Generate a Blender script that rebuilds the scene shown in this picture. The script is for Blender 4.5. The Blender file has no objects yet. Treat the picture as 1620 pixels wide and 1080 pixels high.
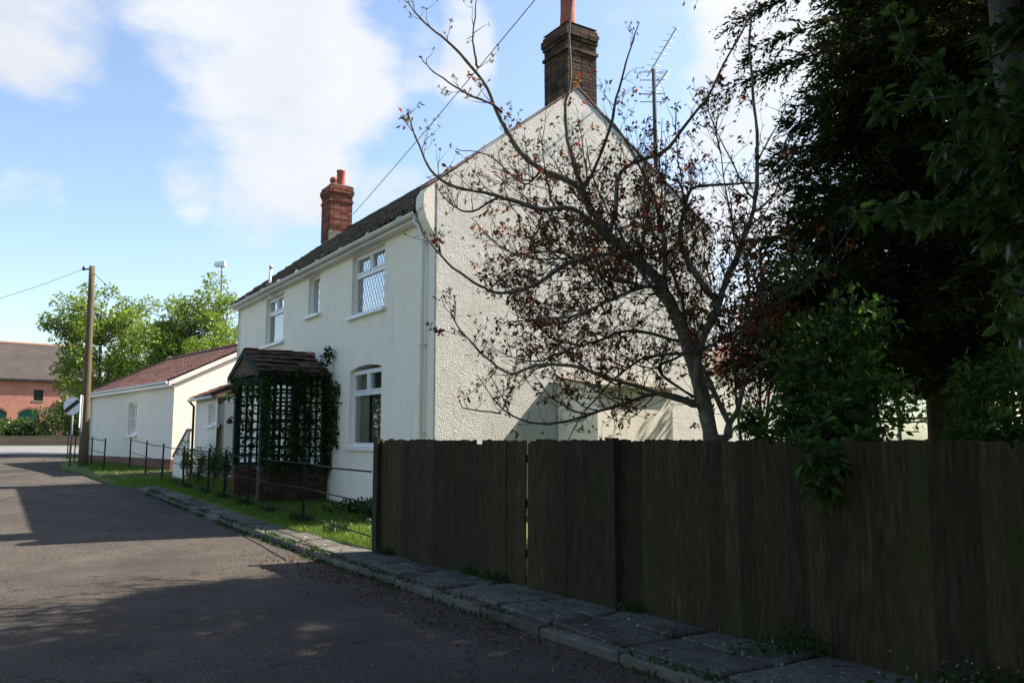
import bpy, math, random
import numpy as np
from mathutils import Vector, Matrix

# ------------------------------------------------------------------ camera, sky, sun, exposure
scene = bpy.context.scene
F = 1313.0; TH = math.atan(155 / 1313.0); CH = 1.5
CT, ST = math.cos(TH), math.sin(TH)
cam_data = bpy.data.cameras.new('camera'); cam = bpy.data.objects.new('camera', cam_data)
scene.collection.objects.link(cam); scene.camera = cam
cam.location = (0, 0, CH); cam.rotation_euler = (math.pi / 2 + TH, 0, 0)
cam_data.sensor_width = 36.0; cam_data.lens = 36.0 * F / 1620.0
cam_data.clip_start = 0.05; cam_data.clip_end = 3000
SUN_EL = math.radians(45.0); SUN_H = Vector((0.938, 0.346)).normalized()
SUN_DIR = Vector((SUN_H.x * math.cos(SUN_EL), SUN_H.y * math.cos(SUN_EL), math.sin(SUN_EL)))
sun_data = bpy.data.lights.new('sun', 'SUN'); sun_data.energy = 4.7; sun_data.angle = math.radians(0.53)
sun_data.color = (1.0, 0.93, 0.82)
sun = bpy.data.objects.new('sun', sun_data); scene.collection.objects.link(sun)
sun.rotation_euler = (-SUN_DIR).to_track_quat('-Z', 'Y').to_euler(); sun.location = (0, 0, 40)
scene.view_settings.view_transform = 'Standard'; scene.view_settings.look = 'None'
scene.view_settings.exposure = 1.42; scene.view_settings.gamma = 1.0
scene.cycles.max_bounces = 8; scene.cycles.transparent_max_bounces = 12

def ray(px, py):
    a = (px - 810) / F; b = (540 - py) / F
    return Vector((a, CT - b * ST, ST + b * CT))
def W(px, py, Y):                                   # a point of the place, from a bearing and its distance
    d = ray(px, py); return Vector((0, 0, CH)) + d * (Y / d.y)

world = bpy.data.worlds.new('World'); scene.world = world; world.use_nodes = True
def build_world():
    nt = world.node_tree; N = nt.nodes; L = nt.links; N.clear()
    def M(op, a, b=None, c=None, clamp=False):
        n = N.new('ShaderNodeMath'); n.operation = op; n.use_clamp = clamp
        for i, q in enumerate((a, b, c)):
            if q is None: continue
            if isinstance(q, (int, float)): n.inputs[i].default_value = q
            else: L.new(q, n.inputs[i])
        return n.outputs[0]
    out = N.new('ShaderNodeOutputWorld'); bg = N.new('ShaderNodeBackground'); bg.inputs['Strength'].default_value = 0.098
    sky = N.new('ShaderNodeTexSky'); sky.sky_type = 'NISHITA'; sky.sun_disc = False
    sky.sun_elevation = SUN_EL; sky.sun_rotation = math.atan2(SUN_H.x, SUN_H.y)
    sky.altitude = 20; sky.air_density = 1.0; sky.dust_density = 1.3; sky.ozone_density = 1.0
    tc = N.new('ShaderNodeTexCoord'); v = tc.outputs['Generated']
    # real clouds by bearing: the big bank, smaller puffs beside it, and wisps all round from noise
    wn = N.new('ShaderNodeTexNoise'); wn.inputs['Scale'].default_value = 5.0; wn.inputs['Detail'].default_value = 5
    L.new(v, wn.inputs['Vector'])
    wadd = N.new('ShaderNodeVectorMath'); wadd.operation = 'SUBTRACT'; L.new(wn.outputs['Color'], wadd.inputs[0]); wadd.inputs[1].default_value = (.5, .5, .5)
    wsc = N.new('ShaderNodeVectorMath'); wsc.operation = 'SCALE'; L.new(wadd.outputs[0], wsc.inputs[0]); wsc.inputs['Scale'].default_value = 0.16
    wv = N.new('ShaderNodeVectorMath'); wv.operation = 'ADD'; L.new(v, wv.inputs[0]); L.new(wsc.outputs[0], wv.inputs[1])
    nrm = N.new('ShaderNodeVectorMath'); nrm.operation = 'NORMALIZE'; L.new(wv.outputs[0], nrm.inputs[0])
    total = None
    for px, py, r, w in [(430, 110, 165, 1.0), (310, 60, 120, .85), (440, 245, 130, .95), (300, 290, 60, .5), (95, 30, 130, .85), (0, 320, 45, .5),
                         (745, 95, 70, .75), (660, 85, 50, .4), (1260, 90, 120, 1.0), (1230, 190, 120, .9), (1180, 320, 150, .8), (1320, 30, 120, .8),
                         (1100, 480, 140, .6), (1500, 200, 260, .9), (600, 300, 70, .3)]:
        d = ray(px, py).normalized(); ang = math.atan(r / F)
        dp = N.new('ShaderNodeVectorMath'); dp.operation = 'DOT_PRODUCT'; L.new(nrm.outputs[0], dp.inputs[0]); dp.inputs[1].default_value = d
        mr = N.new('ShaderNodeMapRange'); mr.interpolation_type = 'SMOOTHSTEP'
        mr.inputs['From Min'].default_value = math.cos(ang * 1.25); mr.inputs['From Max'].default_value = math.cos(ang * 0.35)
        mr.inputs['To Max'].default_value = w; L.new(dp.outputs['Value'], mr.inputs['Value'])
        total = mr.outputs[0] if total is None else M('MAXIMUM', total, mr.outputs[0])
    n1 = N.new('ShaderNodeTexNoise'); n1.inputs['Scale'].default_value = 4.2; n1.inputs['Detail'].default_value = 10; n1.inputs['Roughness'].default_value = .58
    mp = N.new('ShaderNodeMapping'); mp.inputs['Scale'].default_value = (1, 1, 2.2); L.new(v, mp.inputs['Vector']); L.new(mp.outputs[0], n1.inputs['Vector'])
    val = M('ADD', M('MULTIPLY', total, 0.40), n1.outputs['Fac'])
    mr = N.new('ShaderNodeMapRange'); mr.interpolation_type = 'SMOOTHSTEP'
    mr.inputs['From Min'].default_value = 0.54; mr.inputs['From Max'].default_value = 0.85; L.new(val, mr.inputs['Value'])
    mask = M('MULTIPLY', mr.outputs[0], 0.93)
    n2 = N.new('ShaderNodeTexNoise'); n2.inputs['Scale'].default_value = 9; n2.inputs['Detail'].default_value = 6; L.new(v, n2.inputs['Vector'])
    shade = M('MULTIPLY_ADD', n2.outputs['Fac'], 1.5, 2.9)
    comb = N.new('ShaderNodeCombineXYZ'); L.new(M('MULTIPLY', shade, 0.985), comb.inputs[0]); L.new(shade, comb.inputs[1]); L.new(M('MULTIPLY', shade, 1.03), comb.inputs[2])
    mix = N.new('ShaderNodeMix'); mix.data_type = 'RGBA'; L.new(mask, mix.inputs['Factor'])
    L.new(sky.outputs[0], mix.inputs['A']); L.new(comb.outputs[0], mix.inputs['B'])
    L.new(mix.outputs['Result'], bg.inputs['Color']); L.new(bg.outputs[0], out.inputs['Surface'])
build_world()

# ------------------------------------------------------------------ helpers
col = scene.collection
rng = np.random.default_rng(11); random.seed(5)

def link(o, parent=None):
    col.objects.link(o)
    if parent is not None: o.parent = parent
    return o
def tag(o, label=None, cat=None, group=None, kind=None):
    if label: o['label'] = label
    if cat: o['category'] = cat
    if group: o['group'] = group
    if kind: o['kind'] = kind
    return o
def empty(name, loc=(0, 0, 0), rz=0.0):
    o = bpy.data.objects.new(name, None); o.location = loc; o.rotation_euler = (0, 0, rz); o.empty_display_size = .2
    return link(o)
def mesh_np(name, verts, faces, mat=None, smooth=False):
    """verts (n,3), faces (m,k) arrays -> mesh"""
    me = bpy.data.meshes.new(name)
    verts = np.asarray(verts, dtype=np.float32); faces = np.asarray(faces, dtype=np.int32)
    me.vertices.add(len(verts)); me.vertices.foreach_set('co', verts.ravel())
    k = faces.shape[1]; m = len(faces)
    me.loops.add(m * k); me.loops.foreach_set('vertex_index', faces.ravel())
    me.polygons.add(m); me.polygons.foreach_set('loop_start', np.arange(0, m * k, k, dtype=np.int32))
    try: me.polygons.foreach_set('loop_total', np.full(m, k, dtype=np.int32))
    except Exception: pass
    if smooth: me.polygons.foreach_set('use_smooth', np.ones(m, dtype=bool))
    me.update(calc_edges=True); me.validate()
    if mat: me.materials.append(mat)
    return me
def obj_np(name, verts, faces, mat, parent=None, smooth=False):
    return link(bpy.data.objects.new(name, mesh_np(name, verts, faces, mat, smooth)), parent)

class MB:
    def __init__(s): s.v = []; s.f = []; s.sm = []
    def add(s, vs, fs, smooth=False):
        b = len(s.v); s.v += [tuple(q) for q in vs]
        for f in fs: s.f.append(tuple(i + b for i in f)); s.sm.append(smooth)
        return s
    def box(s, x0, x1, y0, y1, z0, z1):
        vs = [(x0, y0, z0), (x1, y0, z0), (x1, y1, z0), (x0, y1, z0), (x0, y0, z1), (x1, y0, z1), (x1, y1, z1), (x0, y1, z1)]
        return s.add(vs, [(0, 3, 2, 1), (4, 5, 6, 7), (0, 1, 5, 4), (1, 2, 6, 5), (2, 3, 7, 6), (3, 0, 4, 7)])
    def hexa(s, p):                                     # 8 points: 4 bottom ccw, 4 top ccw
        return s.add(p, [(0, 3, 2, 1), (4, 5, 6, 7), (0, 1, 5, 4), (1, 2, 6, 5), (2, 3, 7, 6), (3, 0, 4, 7)])
    def prism(s, poly, d):                              # polygon (3d points) extruded by vector d
        n = len(poly); d = Vector(d); a = [Vector(p) for p in poly]; b = [p + d for p in a]
        return s.add(a + b, [tuple(range(n))[::-1], tuple(range(n, 2 * n))] + [(i, (i + 1) % n, n + (i + 1) % n, n + i) for i in range(n)])
    def tube(s, pts, radii, n=8, cap=True):
        pts = [Vector(p) for p in pts]
        if isinstance(radii, (int, float)): radii = [radii] * len(pts)
        up = Vector((0, 0, 1)); vs = []; nrm = None
        for i, p in enumerate(pts):
            t = (pts[min(i + 1, len(pts) - 1)] - pts[max(i - 1, 0)]).normalized()
            if nrm is None:
                nrm = t.cross(up if abs(t.z) < .9 else Vector((1, 0, 0))).normalized()
            else:
                nrm = (nrm - t * nrm.dot(t)); nrm = nrm.normalized() if nrm.length > 1e-6 else t.orthogonal().normalized()
            bn = t.cross(nrm)
            for k in range(n):
                a = 2 * math.pi * k / n
                vs.append(p + (nrm * math.cos(a) + bn * math.sin(a)) * radii[i])
        fs = [(i * n + k, i * n + (k + 1) % n, (i + 1) * n + (k + 1) % n, (i + 1) * n + k) for i in range(len(pts) - 1) for k in range(n)]
        s.add(vs, fs, True)
        if cap:
            b = len(s.v) - len(vs); m = len(pts) - 1
            s.f.append(tuple(b + k for k in range(n))[::-1]); s.sm.append(False)
            s.f.append(tuple(b + m * n + k for k in range(n))); s.sm.append(False)
        return s
    def lathe(s, prof, c=(0, 0), n=16):                 # prof: (r,z)
        vs = [(c[0] + r * math.cos(2 * math.pi * k / n), c[1] + r * math.sin(2 * math.pi * k / n), z) for r, z in prof for k in range(n)]
        fs = [(i * n + k, i * n + (k + 1) % n, (i + 1) * n + (k + 1) % n, (i + 1) * n + k) for i in range(len(prof) - 1) for k in range(n)]
        s.add(vs, fs, True); b = len(s.v) - len(vs)
        s.f.append(tuple(b + (len(prof) - 1) * n + k for k in range(n))); s.sm.append(False)
        return s
    def mesh(s, name, mat):
        me = bpy.data.meshes.new(name); me.from_pydata(s.v, [], s.f); me.update()
        me.polygons.foreach_set('use_smooth', s.sm)
        if mat: me.materials.append(mat)
        return me
    def build(s, name, mat, parent=None):
        return link(bpy.data.objects.new(name, s.mesh(name, mat)), parent)
def box(name, mat, parent, *a): return MB().box(*a).build(name, mat, parent)

# ------------------------------------------------------------------ materials
def mat_nodes(name):
    m = bpy.data.materials.new(name); m.use_nodes = True; nt = m.node_tree; nt.nodes.clear()
    return m, nt.nodes, nt.links
def node(N, t, **kw):
    n = N.new(t)
    for k, v in kw.items():
        if k in n.inputs: n.inputs[k].default_value = v
        else: setattr(n, k, v)
    return n
def ramp(N, stops):
    r = N.new('ShaderNodeValToRGB'); e = r.color_ramp.elements
    while len(e) < len(stops): e.new(.5)
    for i, (p, c) in enumerate(stops):
        e[i].position = p; e[i].color = (c[0], c[1], c[2], 1)
    return r
def noise(N, L, vec, scale, detail=6, rough=.55, stretch=None):
    n = node(N, 'ShaderNodeTexNoise', Scale=scale, Detail=detail, Roughness=rough)
    if stretch:
        mp = N.new('ShaderNodeMapping'); mp.inputs['Scale'].default_value = stretch; L.new(vec, mp.inputs['Vector']); vec = mp.outputs[0]
    L.new(vec, n.inputs['Vector']); return n.outputs['Fac']
def surface(name, stops, scale=6, rough=.85, bump=.3, bscale=60, bdist=.01, stretch=None, detail=8, objrand=0.0, spots=None, spec=.3, coord='Object', metallic=0.0, cracks=False):
    """colour from noise through a ramp, a second finer noise for relief, optional per-object tint, optional patches of another colour"""
    m, N, L = mat_nodes(name)
    tc = N.new('ShaderNodeTexCoord'); vec = tc.outputs[coord]
    oi = N.new('ShaderNodeObjectInfo')
    if objrand:
        va = N.new('ShaderNodeVectorMath'); va.operation = 'ADD'; sc = N.new('ShaderNodeMath'); sc.operation = 'MULTIPLY'; sc.inputs[1].default_value = 37.0
        L.new(oi.outputs['Random'], sc.inputs[0]); L.new(vec, va.inputs[0]); L.new(sc.outputs[0], va.inputs[1]); vec = va.outputs[0]
    f = noise(N, L, vec, scale, detail, .6, stretch)
    r = ramp(N, stops); L.new(f, r.inputs[0]); c = r.outputs[0]
    if spots:
        for scol, sscale, lo, hi, sstr in spots:
            f2 = noise(N, L, vec, sscale, 5, .6, sstr)
            mr = node(N, 'ShaderNodeMapRange'); mr.inputs['From Min'].default_value = lo; mr.inputs['From Max'].default_value = hi; L.new(f2, mr.inputs['Value'])
            mx = N.new('ShaderNodeMix'); mx.data_type = 'RGBA'; L.new(mr.outputs[0], mx.inputs['Factor']); L.new(c, mx.inputs['A']); mx.inputs['B'].default_value = (*scol, 1); c = mx.outputs['Result']
    if cracks:
        nz_ = node(N, 'ShaderNodeTexNoise', Scale=2.2, Detail=6); L.new(vec, nz_.inputs['Vector'])
        sb = N.new('ShaderNodeVectorMath'); sb.operation = 'SCALE'; sb.inputs['Scale'].default_value = .7; L.new(nz_.outputs['Color'], sb.inputs[0])
        ad = N.new('ShaderNodeVectorMath'); ad.operation = 'ADD'; L.new(vec, ad.inputs[0]); L.new(sb.outputs[0], ad.inputs[1])
        vo = node(N, 'ShaderNodeTexVoronoi', Scale=.42); vo.feature = 'DISTANCE_TO_EDGE'; L.new(ad.outputs[0], vo.inputs['Vector'])
        mr = node(N, 'ShaderNodeMapRange'); mr.inputs['From Max'].default_value = .006; mr.inputs['To Min'].default_value = .75; mr.inputs['To Max'].default_value = 0; L.new(vo.outputs['Distance'], mr.inputs['Value'])
        mx = N.new('ShaderNodeMix'); mx.data_type = 'RGBA'; L.new(mr.outputs[0], mx.inputs['Factor']); L.new(c, mx.inputs['A']); mx.inputs['B'].default_value = (.018, .016, .014, 1); c = mx.outputs['Result']
    if objrand:
        hs = N.new('ShaderNodeHueSaturation'); mr = node(N, 'ShaderNodeMapRange'); mr.inputs['To Min'].default_value = 1 - objrand; mr.inputs['To Max'].default_value = 1 + objrand
        L.new(oi.outputs['Random'], mr.inputs['Value']); L.new(mr.outputs[0], hs.inputs['Value']); L.new(c, hs.inputs['Color']); c = hs.outputs[0]
    b = node(N, 'ShaderNodeBsdfPrincipled', Roughness=rough, Metallic=metallic); b.inputs['Specular IOR Level'].default_value = spec
    L.new(c, b.inputs['Base Color'])
    if bump:
        f3 = noise(N, L, vec, bscale, 8, .65, stretch)
        bp = node(N, 'ShaderNodeBump', Strength=bump, Distance=bdist); L.new(f3, bp.inputs['Height']); L.new(bp.outputs[0], b.inputs['Normal'])
    o = N.new('ShaderNodeOutputMaterial'); L.new(b.outputs[0], o.inputs['Surface'])
    return m
def leaf_mat(name, stops, trans=.35, rough=.5, gloss=.12):
    m, N, L = mat_nodes(name)
    g = N.new('ShaderNodeNewGeometry'); r = ramp(N, stops); L.new(g.outputs['Random Per Island'], r.inputs[0])
    d = N.new('ShaderNodeBsdfDiffuse'); t = N.new('ShaderNodeBsdfTranslucent'); L.new(r.outputs[0], d.inputs[0])
    hs = node(N, 'ShaderNodeHueSaturation', Value=1.5, Saturation=1.15); L.new(r.outputs[0], hs.inputs['Color']); L.new(hs.outputs[0], t.inputs[0])
    mx = node(N, 'ShaderNodeMixShader'); mx.inputs[0].default_value = trans; L.new(d.outputs[0], mx.inputs[1]); L.new(t.outputs[0], mx.inputs[2])
    gl = node(N, 'ShaderNodeBsdfGlossy', Roughness=rough); gl.inputs[0].default_value = (.5, .5, .45, 1)
    fr = node(N, 'ShaderNodeFresnel', IOR=1.4); mm = N.new('ShaderNodeMath'); mm.operation = 'MULTIPLY'; mm.inputs[1].default_value = gloss * 1.6; L.new(fr.outputs[0], mm.inputs[0])
    m2 = N.new('ShaderNodeMixShader'); L.new(mm.outputs[0], m2.inputs[0]); L.new(mx.outputs[0], m2.inputs[1]); L.new(gl.outputs[0], m2.inputs[2])
    o = N.new('ShaderNodeOutputMaterial'); L.new(m2.outputs[0], o.inputs['Surface'])
    return m
def glass_mat(name, tint=(.75, .8, .8), ior=1.55, boost=1.3, rough=0.01):
    m, N, L = mat_nodes(name)
    t = N.new('ShaderNodeBsdfTransparent'); t.inputs[0].default_value = (*tint, 1)
    g = node(N, 'ShaderNodeBsdfGlossy', Roughness=rough); g.inputs[0].default_value = (1, 1, 1, 1)
    fr = node(N, 'ShaderNodeFresnel', IOR=ior); mm = N.new('ShaderNodeMath'); mm.operation = 'MULTIPLY'; mm.use_clamp = True; mm.inputs[1].default_value = boost; L.new(fr.outputs[0], mm.inputs[0])
    tc = N.new('ShaderNodeTexCoord'); n = noise(N, L, tc.outputs['Object'], 2.5, 3); bp = node(N, 'ShaderNodeBump', Strength=.12, Distance=.02); L.new(n, bp.inputs['Height']); L.new(bp.outputs[0], g.inputs['Normal'])
    x = N.new('ShaderNodeMixShader'); L.new(mm.outputs[0], x.inputs[0]); L.new(t.outputs[0], x.inputs[1]); L.new(g.outputs[0], x.inputs[2])
    o = N.new('ShaderNodeOutputMaterial'); L.new(x.outputs[0], o.inputs['Surface']); return m

M = {}
M['render'] = surface('smooth_masonry_paint', [(.25, (.80, .72, .60)), (.5, (.895, .815, .69)), (.8, (.905, .835, .72))], 1.3, .9, .9, 38, .014, spots=[((.66, .60, .50), 2.2, .58, .95, (2, 2, .7)), ((.50, .44, .35), 1.1, .62, 1.0, (3, 3, .4))])
M['roughcast'] = surface('roughcast_paint', [(.3, (.60, .57, .515)), (.55, (.70, .675, .615)), (.8, (.75, .725, .67))], 2.0, .9, 1.0, 40, .042, spots=[((.55, .50, .41), 1.4, .6, .9, (2, 2, .6)), ((.40, .36, .28), .7, .64, .95, (3, 3, .3))])
M['bung'] = surface('bungalow_paint', [(.3, (.76, .69, .585)), (.7, (.84, .77, .665))], 1.5, .9, .3, 50, .008)
M['white'] = surface('white_upvc', [(.3, (.74, .75, .75)), (.7, (.80, .81, .81))], 8, .35, .05, 30, .003, spec=.5)
M['gutter'] = surface('grey_white_gutter', [(.3, (.60, .58, .55)), (.7, (.72, .71, .69))], 4, .45, .05, 30, .003)
M['pantile'] = surface('old_pantile', [(.25, (.036, .028, .020)), (.5, (.075, .055, .038)), (.75, (.15, .105, .068))], 9, .95, .5, 70, .01, objrand=.35, spots=[((.10, .095, .06), 5, .6, .75, None), ((.03, .03, .025), 3, .6, .8, None)])
M['concrete_tile'] = surface('red_brown_tile', [(.3, (.125, .062, .050)), (.7, (.168, .088, .072))], 5, .9, .3, 60, .006, objrand=.16, spots=[((.10, .07, .05), 3, .6, .8, None)])
M['porch_tile'] = surface('porch_tile', [(.25, (.040, .024, .018)), (.5, (.075, .042, .030)), (.8, (.115, .07, .048))], 10, .95, .5, 70, .01, objrand=.3, spots=[((.07, .08, .035), 4, .58, .75, None)])
M['verge_tile'] = surface('verge_tile', [(.3, (.20, .115, .08)), (.7, (.30, .19, .14))], 8, .9, .4, 60, .006, objrand=.2)
M['ridge_tile'] = surface('ridge_tile', [(.3, (.16, .065, .045)), (.7, (.22, .10, .07))], 8, .9, .4, 60, .006, objrand=.2)
M['brick'] = surface('red_brick', [(.25, (.10, .036, .026)), (.5, (.18, .062, .042)), (.8, (.27, .115, .075))], 14, .95, .5, 120, .006, objrand=.55, spots=[((.07, .05, .04), 9, .6, .8, None)])
M['brick_sooty'] = surface('sooty_mossy_brick', [(.25, (.040, .026, .017)), (.5, (.080, .043, .028)), (.8, (.14, .07, .045))], 14, .95, .5, 120, .006, objrand=.6, spots=[((.06, .065, .03), 7, .52, .7, None)])
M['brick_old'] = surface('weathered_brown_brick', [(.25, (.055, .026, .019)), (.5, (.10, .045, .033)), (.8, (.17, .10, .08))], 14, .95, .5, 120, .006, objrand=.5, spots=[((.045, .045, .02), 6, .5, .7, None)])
M['mortar'] = surface('mortar', [(.3, (.15, .13, .10)), (.7, (.25, .22, .18))], 10, .95, .5, 90, .006)
M['mortar_dark'] = surface('dark_mortar', [(.3, (.06, .055, .04)), (.7, (.12, .11, .08))], 10, .95, .5, 90, .006)
M['pot'] = surface('terracotta_pot', [(.3, (.30, .075, .05)), (.7, (.40, .12, .08))], 8, .8, .2, 50, .004)
M['lead'] = surface('lead_strip', [(.3, (.018, .018, .02)), (.7, (.03, .03, .033))], 20, .6, .1, 50, .002)
M['glass'] = glass_mat('window_glass', (.5, .54, .54), 1.6, 4.6)
M['glass_dull'] = glass_mat('ground_floor_glass', (.70, .74, .72), 1.5, 2.0)
M['curtain'] = surface('curtain_cloth', [(.3, (.55, .50, .38)), (.7, (.70, .66, .54))], 3, .95, .2, 40, .004)
M['net'] = surface('pink_curtain', [(.3, (.42, .25, .20)), (.7, (.52, .33, .27))], 3, .95, .2, 40, .004)
M['blind'] = surface('grey_blind', [(.3, (.30, .29, .27)), (.7, (.4, .39, .36))], 3, .95, .2, 40, .004)
M['dark_room'] = surface('dark_room', [(.3, (.05, .045, .04)), (.7, (.08, .07, .06))], 3, .95, 0)
M['green_paint'] = surface('dark_green_paint', [(.3, (.006, .020, .014)), (.7, (.012, .032, .022))], 9, .75, .2, 60, .004, spec=.15)
M['iron'] = surface('black_iron', [(.3, (.010, .010, .010)), (.7, (.02, .019, .017))], 20, .7, .25, 90, .003, spec=.15, spots=[((.05, .028, .018), 12, .66, .8, None)])
M['bare_iron'] = surface('worn_iron_rail', [(.3, (.035, .035, .035)), (.7, (.07, .065, .06))], 20, .5, .2, 90, .003, spec=.5)
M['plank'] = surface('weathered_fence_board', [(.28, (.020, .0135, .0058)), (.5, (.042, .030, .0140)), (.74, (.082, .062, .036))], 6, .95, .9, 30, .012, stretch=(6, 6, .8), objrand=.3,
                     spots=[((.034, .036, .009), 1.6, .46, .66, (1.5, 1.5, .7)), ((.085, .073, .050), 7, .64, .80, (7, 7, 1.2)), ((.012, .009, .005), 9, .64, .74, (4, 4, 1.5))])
M['post_wood'] = surface('weathered_post', [(.25, (.018, .016, .008)), (.6, (.04, .034, .018)), (.85, (.07, .06, .036))], 5, .95, .7, 26, .01, stretch=(6, 6, .4), spots=[((.05, .06, .02), 2.2, .5, .72, (2, 2, .6))])
M['pole_wood'] = surface('brown_pole_wood', [(.25, (.075, .055, .03)), (.6, (.13, .098, .055)), (.85, (.19, .15, .09))], 5, .9, .6, 26, .008, stretch=(7, 7, .35))
M['grey_pole'] = surface('silver_pole_wood', [(.25, (.055, .05, .046)), (.6, (.10, .094, .088)), (.85, (.15, .142, .134))], 5, .9, .6, 26, .008, stretch=(8, 8, .3), spots=[((.06, .055, .05), 8, .66, .74, (9, 9, .25))])
M['asphalt'] = surface('worn_asphalt', [(.2, (.054, .045, .037)), (.5, (.077, .065, .054)), (.8, (.104, .089, .075))], 1.1, .95, .9, 50, .02, detail=14, spots=[((.30, .27, .235), 42, .59, .69, None), ((.022, .019, .017), 50, .585, .69, None), ((.045, .038, .033), .35, .5, .75, None), ((.115, .10, .085), .8, .56, .8, (1, 1, 1)), ((.042, .036, .030), 2.3, .62, .72, None), ((.30, .28, .25), 24, .70, .74, None)], spec=.1, cracks=True)
M['asphalt_far'] = surface('main_road_asphalt', [(.2, (.14, .135, .13)), (.8, (.20, .195, .19))], .6, .85, .3, 60, .01)
M['slab'] = surface('paving_slab_stone', [(.2, (.060, .055, .045)), (.5, (.12, .108, .09)), (.8, (.20, .185, .155))], 6, .95, .9, 40, .014, objrand=.3, spots=[((.035, .037, .016), 3, .52, .72, None), ((.55, .53, .48), 11, .66, .69, None), ((.02, .018, .014), 20, .58, .66, None), ((.25, .235, .20), 30, .60, .66, None)], spec=.15)
M['kerb'] = surface('kerb_stone', [(.2, (.06, .055, .046)), (.8, (.16, .145, .122))], 7, .95, .9, 40, .012, objrand=.25, spots=[((.05, .05, .025), 3, .56, .75, None)])
M['soil'] = surface('soil_bed', [(.2, (.025, .020, .014)), (.8, (.06, .048, .033))], 7, .95, .9, 45, .03)
M['lawn'] = surface('lawn_turf', [(.2, (.065, .095, .018)), (.5, (.095, .14, .025)), (.8, (.14, .18, .04))], 5, .95, .9, 70, .03)
M['ground'] = surface('field_grass', [(.2, (.04, .06, .02)), (.8, (.08, .10, .035))], .3, .95, .6, 20, .05)
M['mark'] = surface('worn_white_line', [(.35, (.45, .45, .43)), (.7, (.72, .72, .70))], 12, .8, .2, 90, .003)
M['bark'] = surface('cherry_bark', [(.25, (.09, .075, .058)), (.55, (.19, .165, .13)), (.85, (.31, .27, .215))], 9, .9, .7, 60, .008, stretch=(1, 1, .8), spots=[((.05, .055, .03), 4, .56, .75, None)])
M['twig'] = surface('dark_twig', [(.3, (.040, .032, .026)), (.7, (.10, .082, .066))], 9, .85, .4, 80, .003)
M['bark_dark'] = surface('conifer_bark', [(.3, (.03, .022, .016)), (.7, (.075, .058, .042))], 9, .95, .6, 50, .01, stretch=(1, 1, .3))
M['bark_ash'] = surface('ash_bark', [(.3, (.07, .065, .05)), (.7, (.14, .13, .105))], 9, .95, .5, 50, .01, stretch=(1, 1, .4))
M['lf_cherry'] = leaf_mat('copper_leaves', [(0, (.05, .022, .016)), (.3, (.11, .035, .024)), (.5, (.21, .045, .03)), (.72, (.10, .075, .028)), (1, (.24, .10, .04))], .5, gloss=.05)
M['lf_bud'] = leaf_mat('bud_leaves', [(0, (.05, .035, .025)), (.5, (.06, .065, .028)), (1, (.09, .085, .045))], .35)
M['lf_conifer'] = leaf_mat('cypress_sprays', [(0, (.014, .021, .007)), (.5, (.026, .038, .012)), (.85, (.045, .058, .018)), (1, (.085, .082, .028))], .28, gloss=.04)
M['lf_elder'] = leaf_mat('elder_leaves', [(0, (.030, .062, .018)), (.6, (.056, .11, .028)), (1, (.10, .16, .04))], .45)
M['lf_apple'] = leaf_mat('apple_leaves', [(0, (.03, .055, .016)), (.6, (.055, .092, .024)), (1, (.09, .13, .035))], .42)
M['lf_hedge'] = leaf_mat('hedge_leaves', [(0, (.03, .055, .014)), (.6, (.065, .10, .022)), (1, (.14, .17, .035))], .5)
M['lf_ash'] = leaf_mat('ash_leaves', [(0, (.085, .135, .025)), (.6, (.15, .215, .04)), (1, (.23, .29, .07))], .5)
M['lf_bush'] = leaf_mat('bush_leaves', [(0, (.03, .055, .016)), (.6, (.055, .09, .025)), (1, (.09, .13, .035))], .35)
M['lf_vine'] = leaf_mat('vine_leaves', [(0, (.016, .038, .012)), (.6, (.03, .065, .018)), (1, (.055, .095, .026))], .35)
M['lf_shrub'] = leaf_mat('young_shrub_leaves', [(0, (.05, .09, .018)), (.6, (.09, .14, .025)), (1, (.14, .19, .04))], .4)
M['blade'] = leaf_mat('grass_blades', [(0, (.06, .11, .016)), (.6, (.10, .175, .025)), (1, (.16, .22, .045))], .45)
M['litter'] = leaf_mat('dead_leaves', [(0, (.06, .03, .018)), (.6, (.11, .055, .028)), (1, (.17, .10, .05))], .1)
M['petal'] = leaf_mat('pale_petals', [(0, (.30, .35, .45)), (1, (.5, .53, .58))], .2)
M['metal'] = surface('galvanised', [(.3, (.32, .33, .34)), (.7, (.42, .43, .44))], 8, .45, .05, 40, .002, metallic=.6)
M['sign_white'] = surface('sign_white', [(.3, (.70, .71, .72)), (.7, (.76, .77, .78))], 5, .4, 0)
M['sign_black'] = surface('sign_black', [(.3, (.012, .012, .013)), (.7, (.02, .02, .02))], 5, .4, 0)
M['sign_grey'] = surface('sign_grey_back', [(.3, (.12, .12, .12)), (.7, (.17, .17, .17))], 5, .5, 0)
M['cable'] = surface('black_cable', [(.3, (.03, .03, .032)), (.7, (.05, .05, .052))], 5, .6, 0)
M['slate'] = surface('barn_slate', [(.3, (.060, .047, .042)), (.7, (.092, .074, .066))], .7, .8, .2, 20, .01)
M['barn_green'] = surface('barn_green_door', [(.3, (.01, .085, .062)), (.7, (.018, .12, .09))], 3, .6, .1, 20, .01)
M['alu'] = surface('greenhouse_frame', [(.3, (.16, .14, .11)), (.7, (.26, .23, .19))], 8, .5, .1, 40, .002)
M['gh_glass'] = glass_mat('greenhouse_glass', (.82, .88, .88), 1.5, 2.2, .06)
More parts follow.
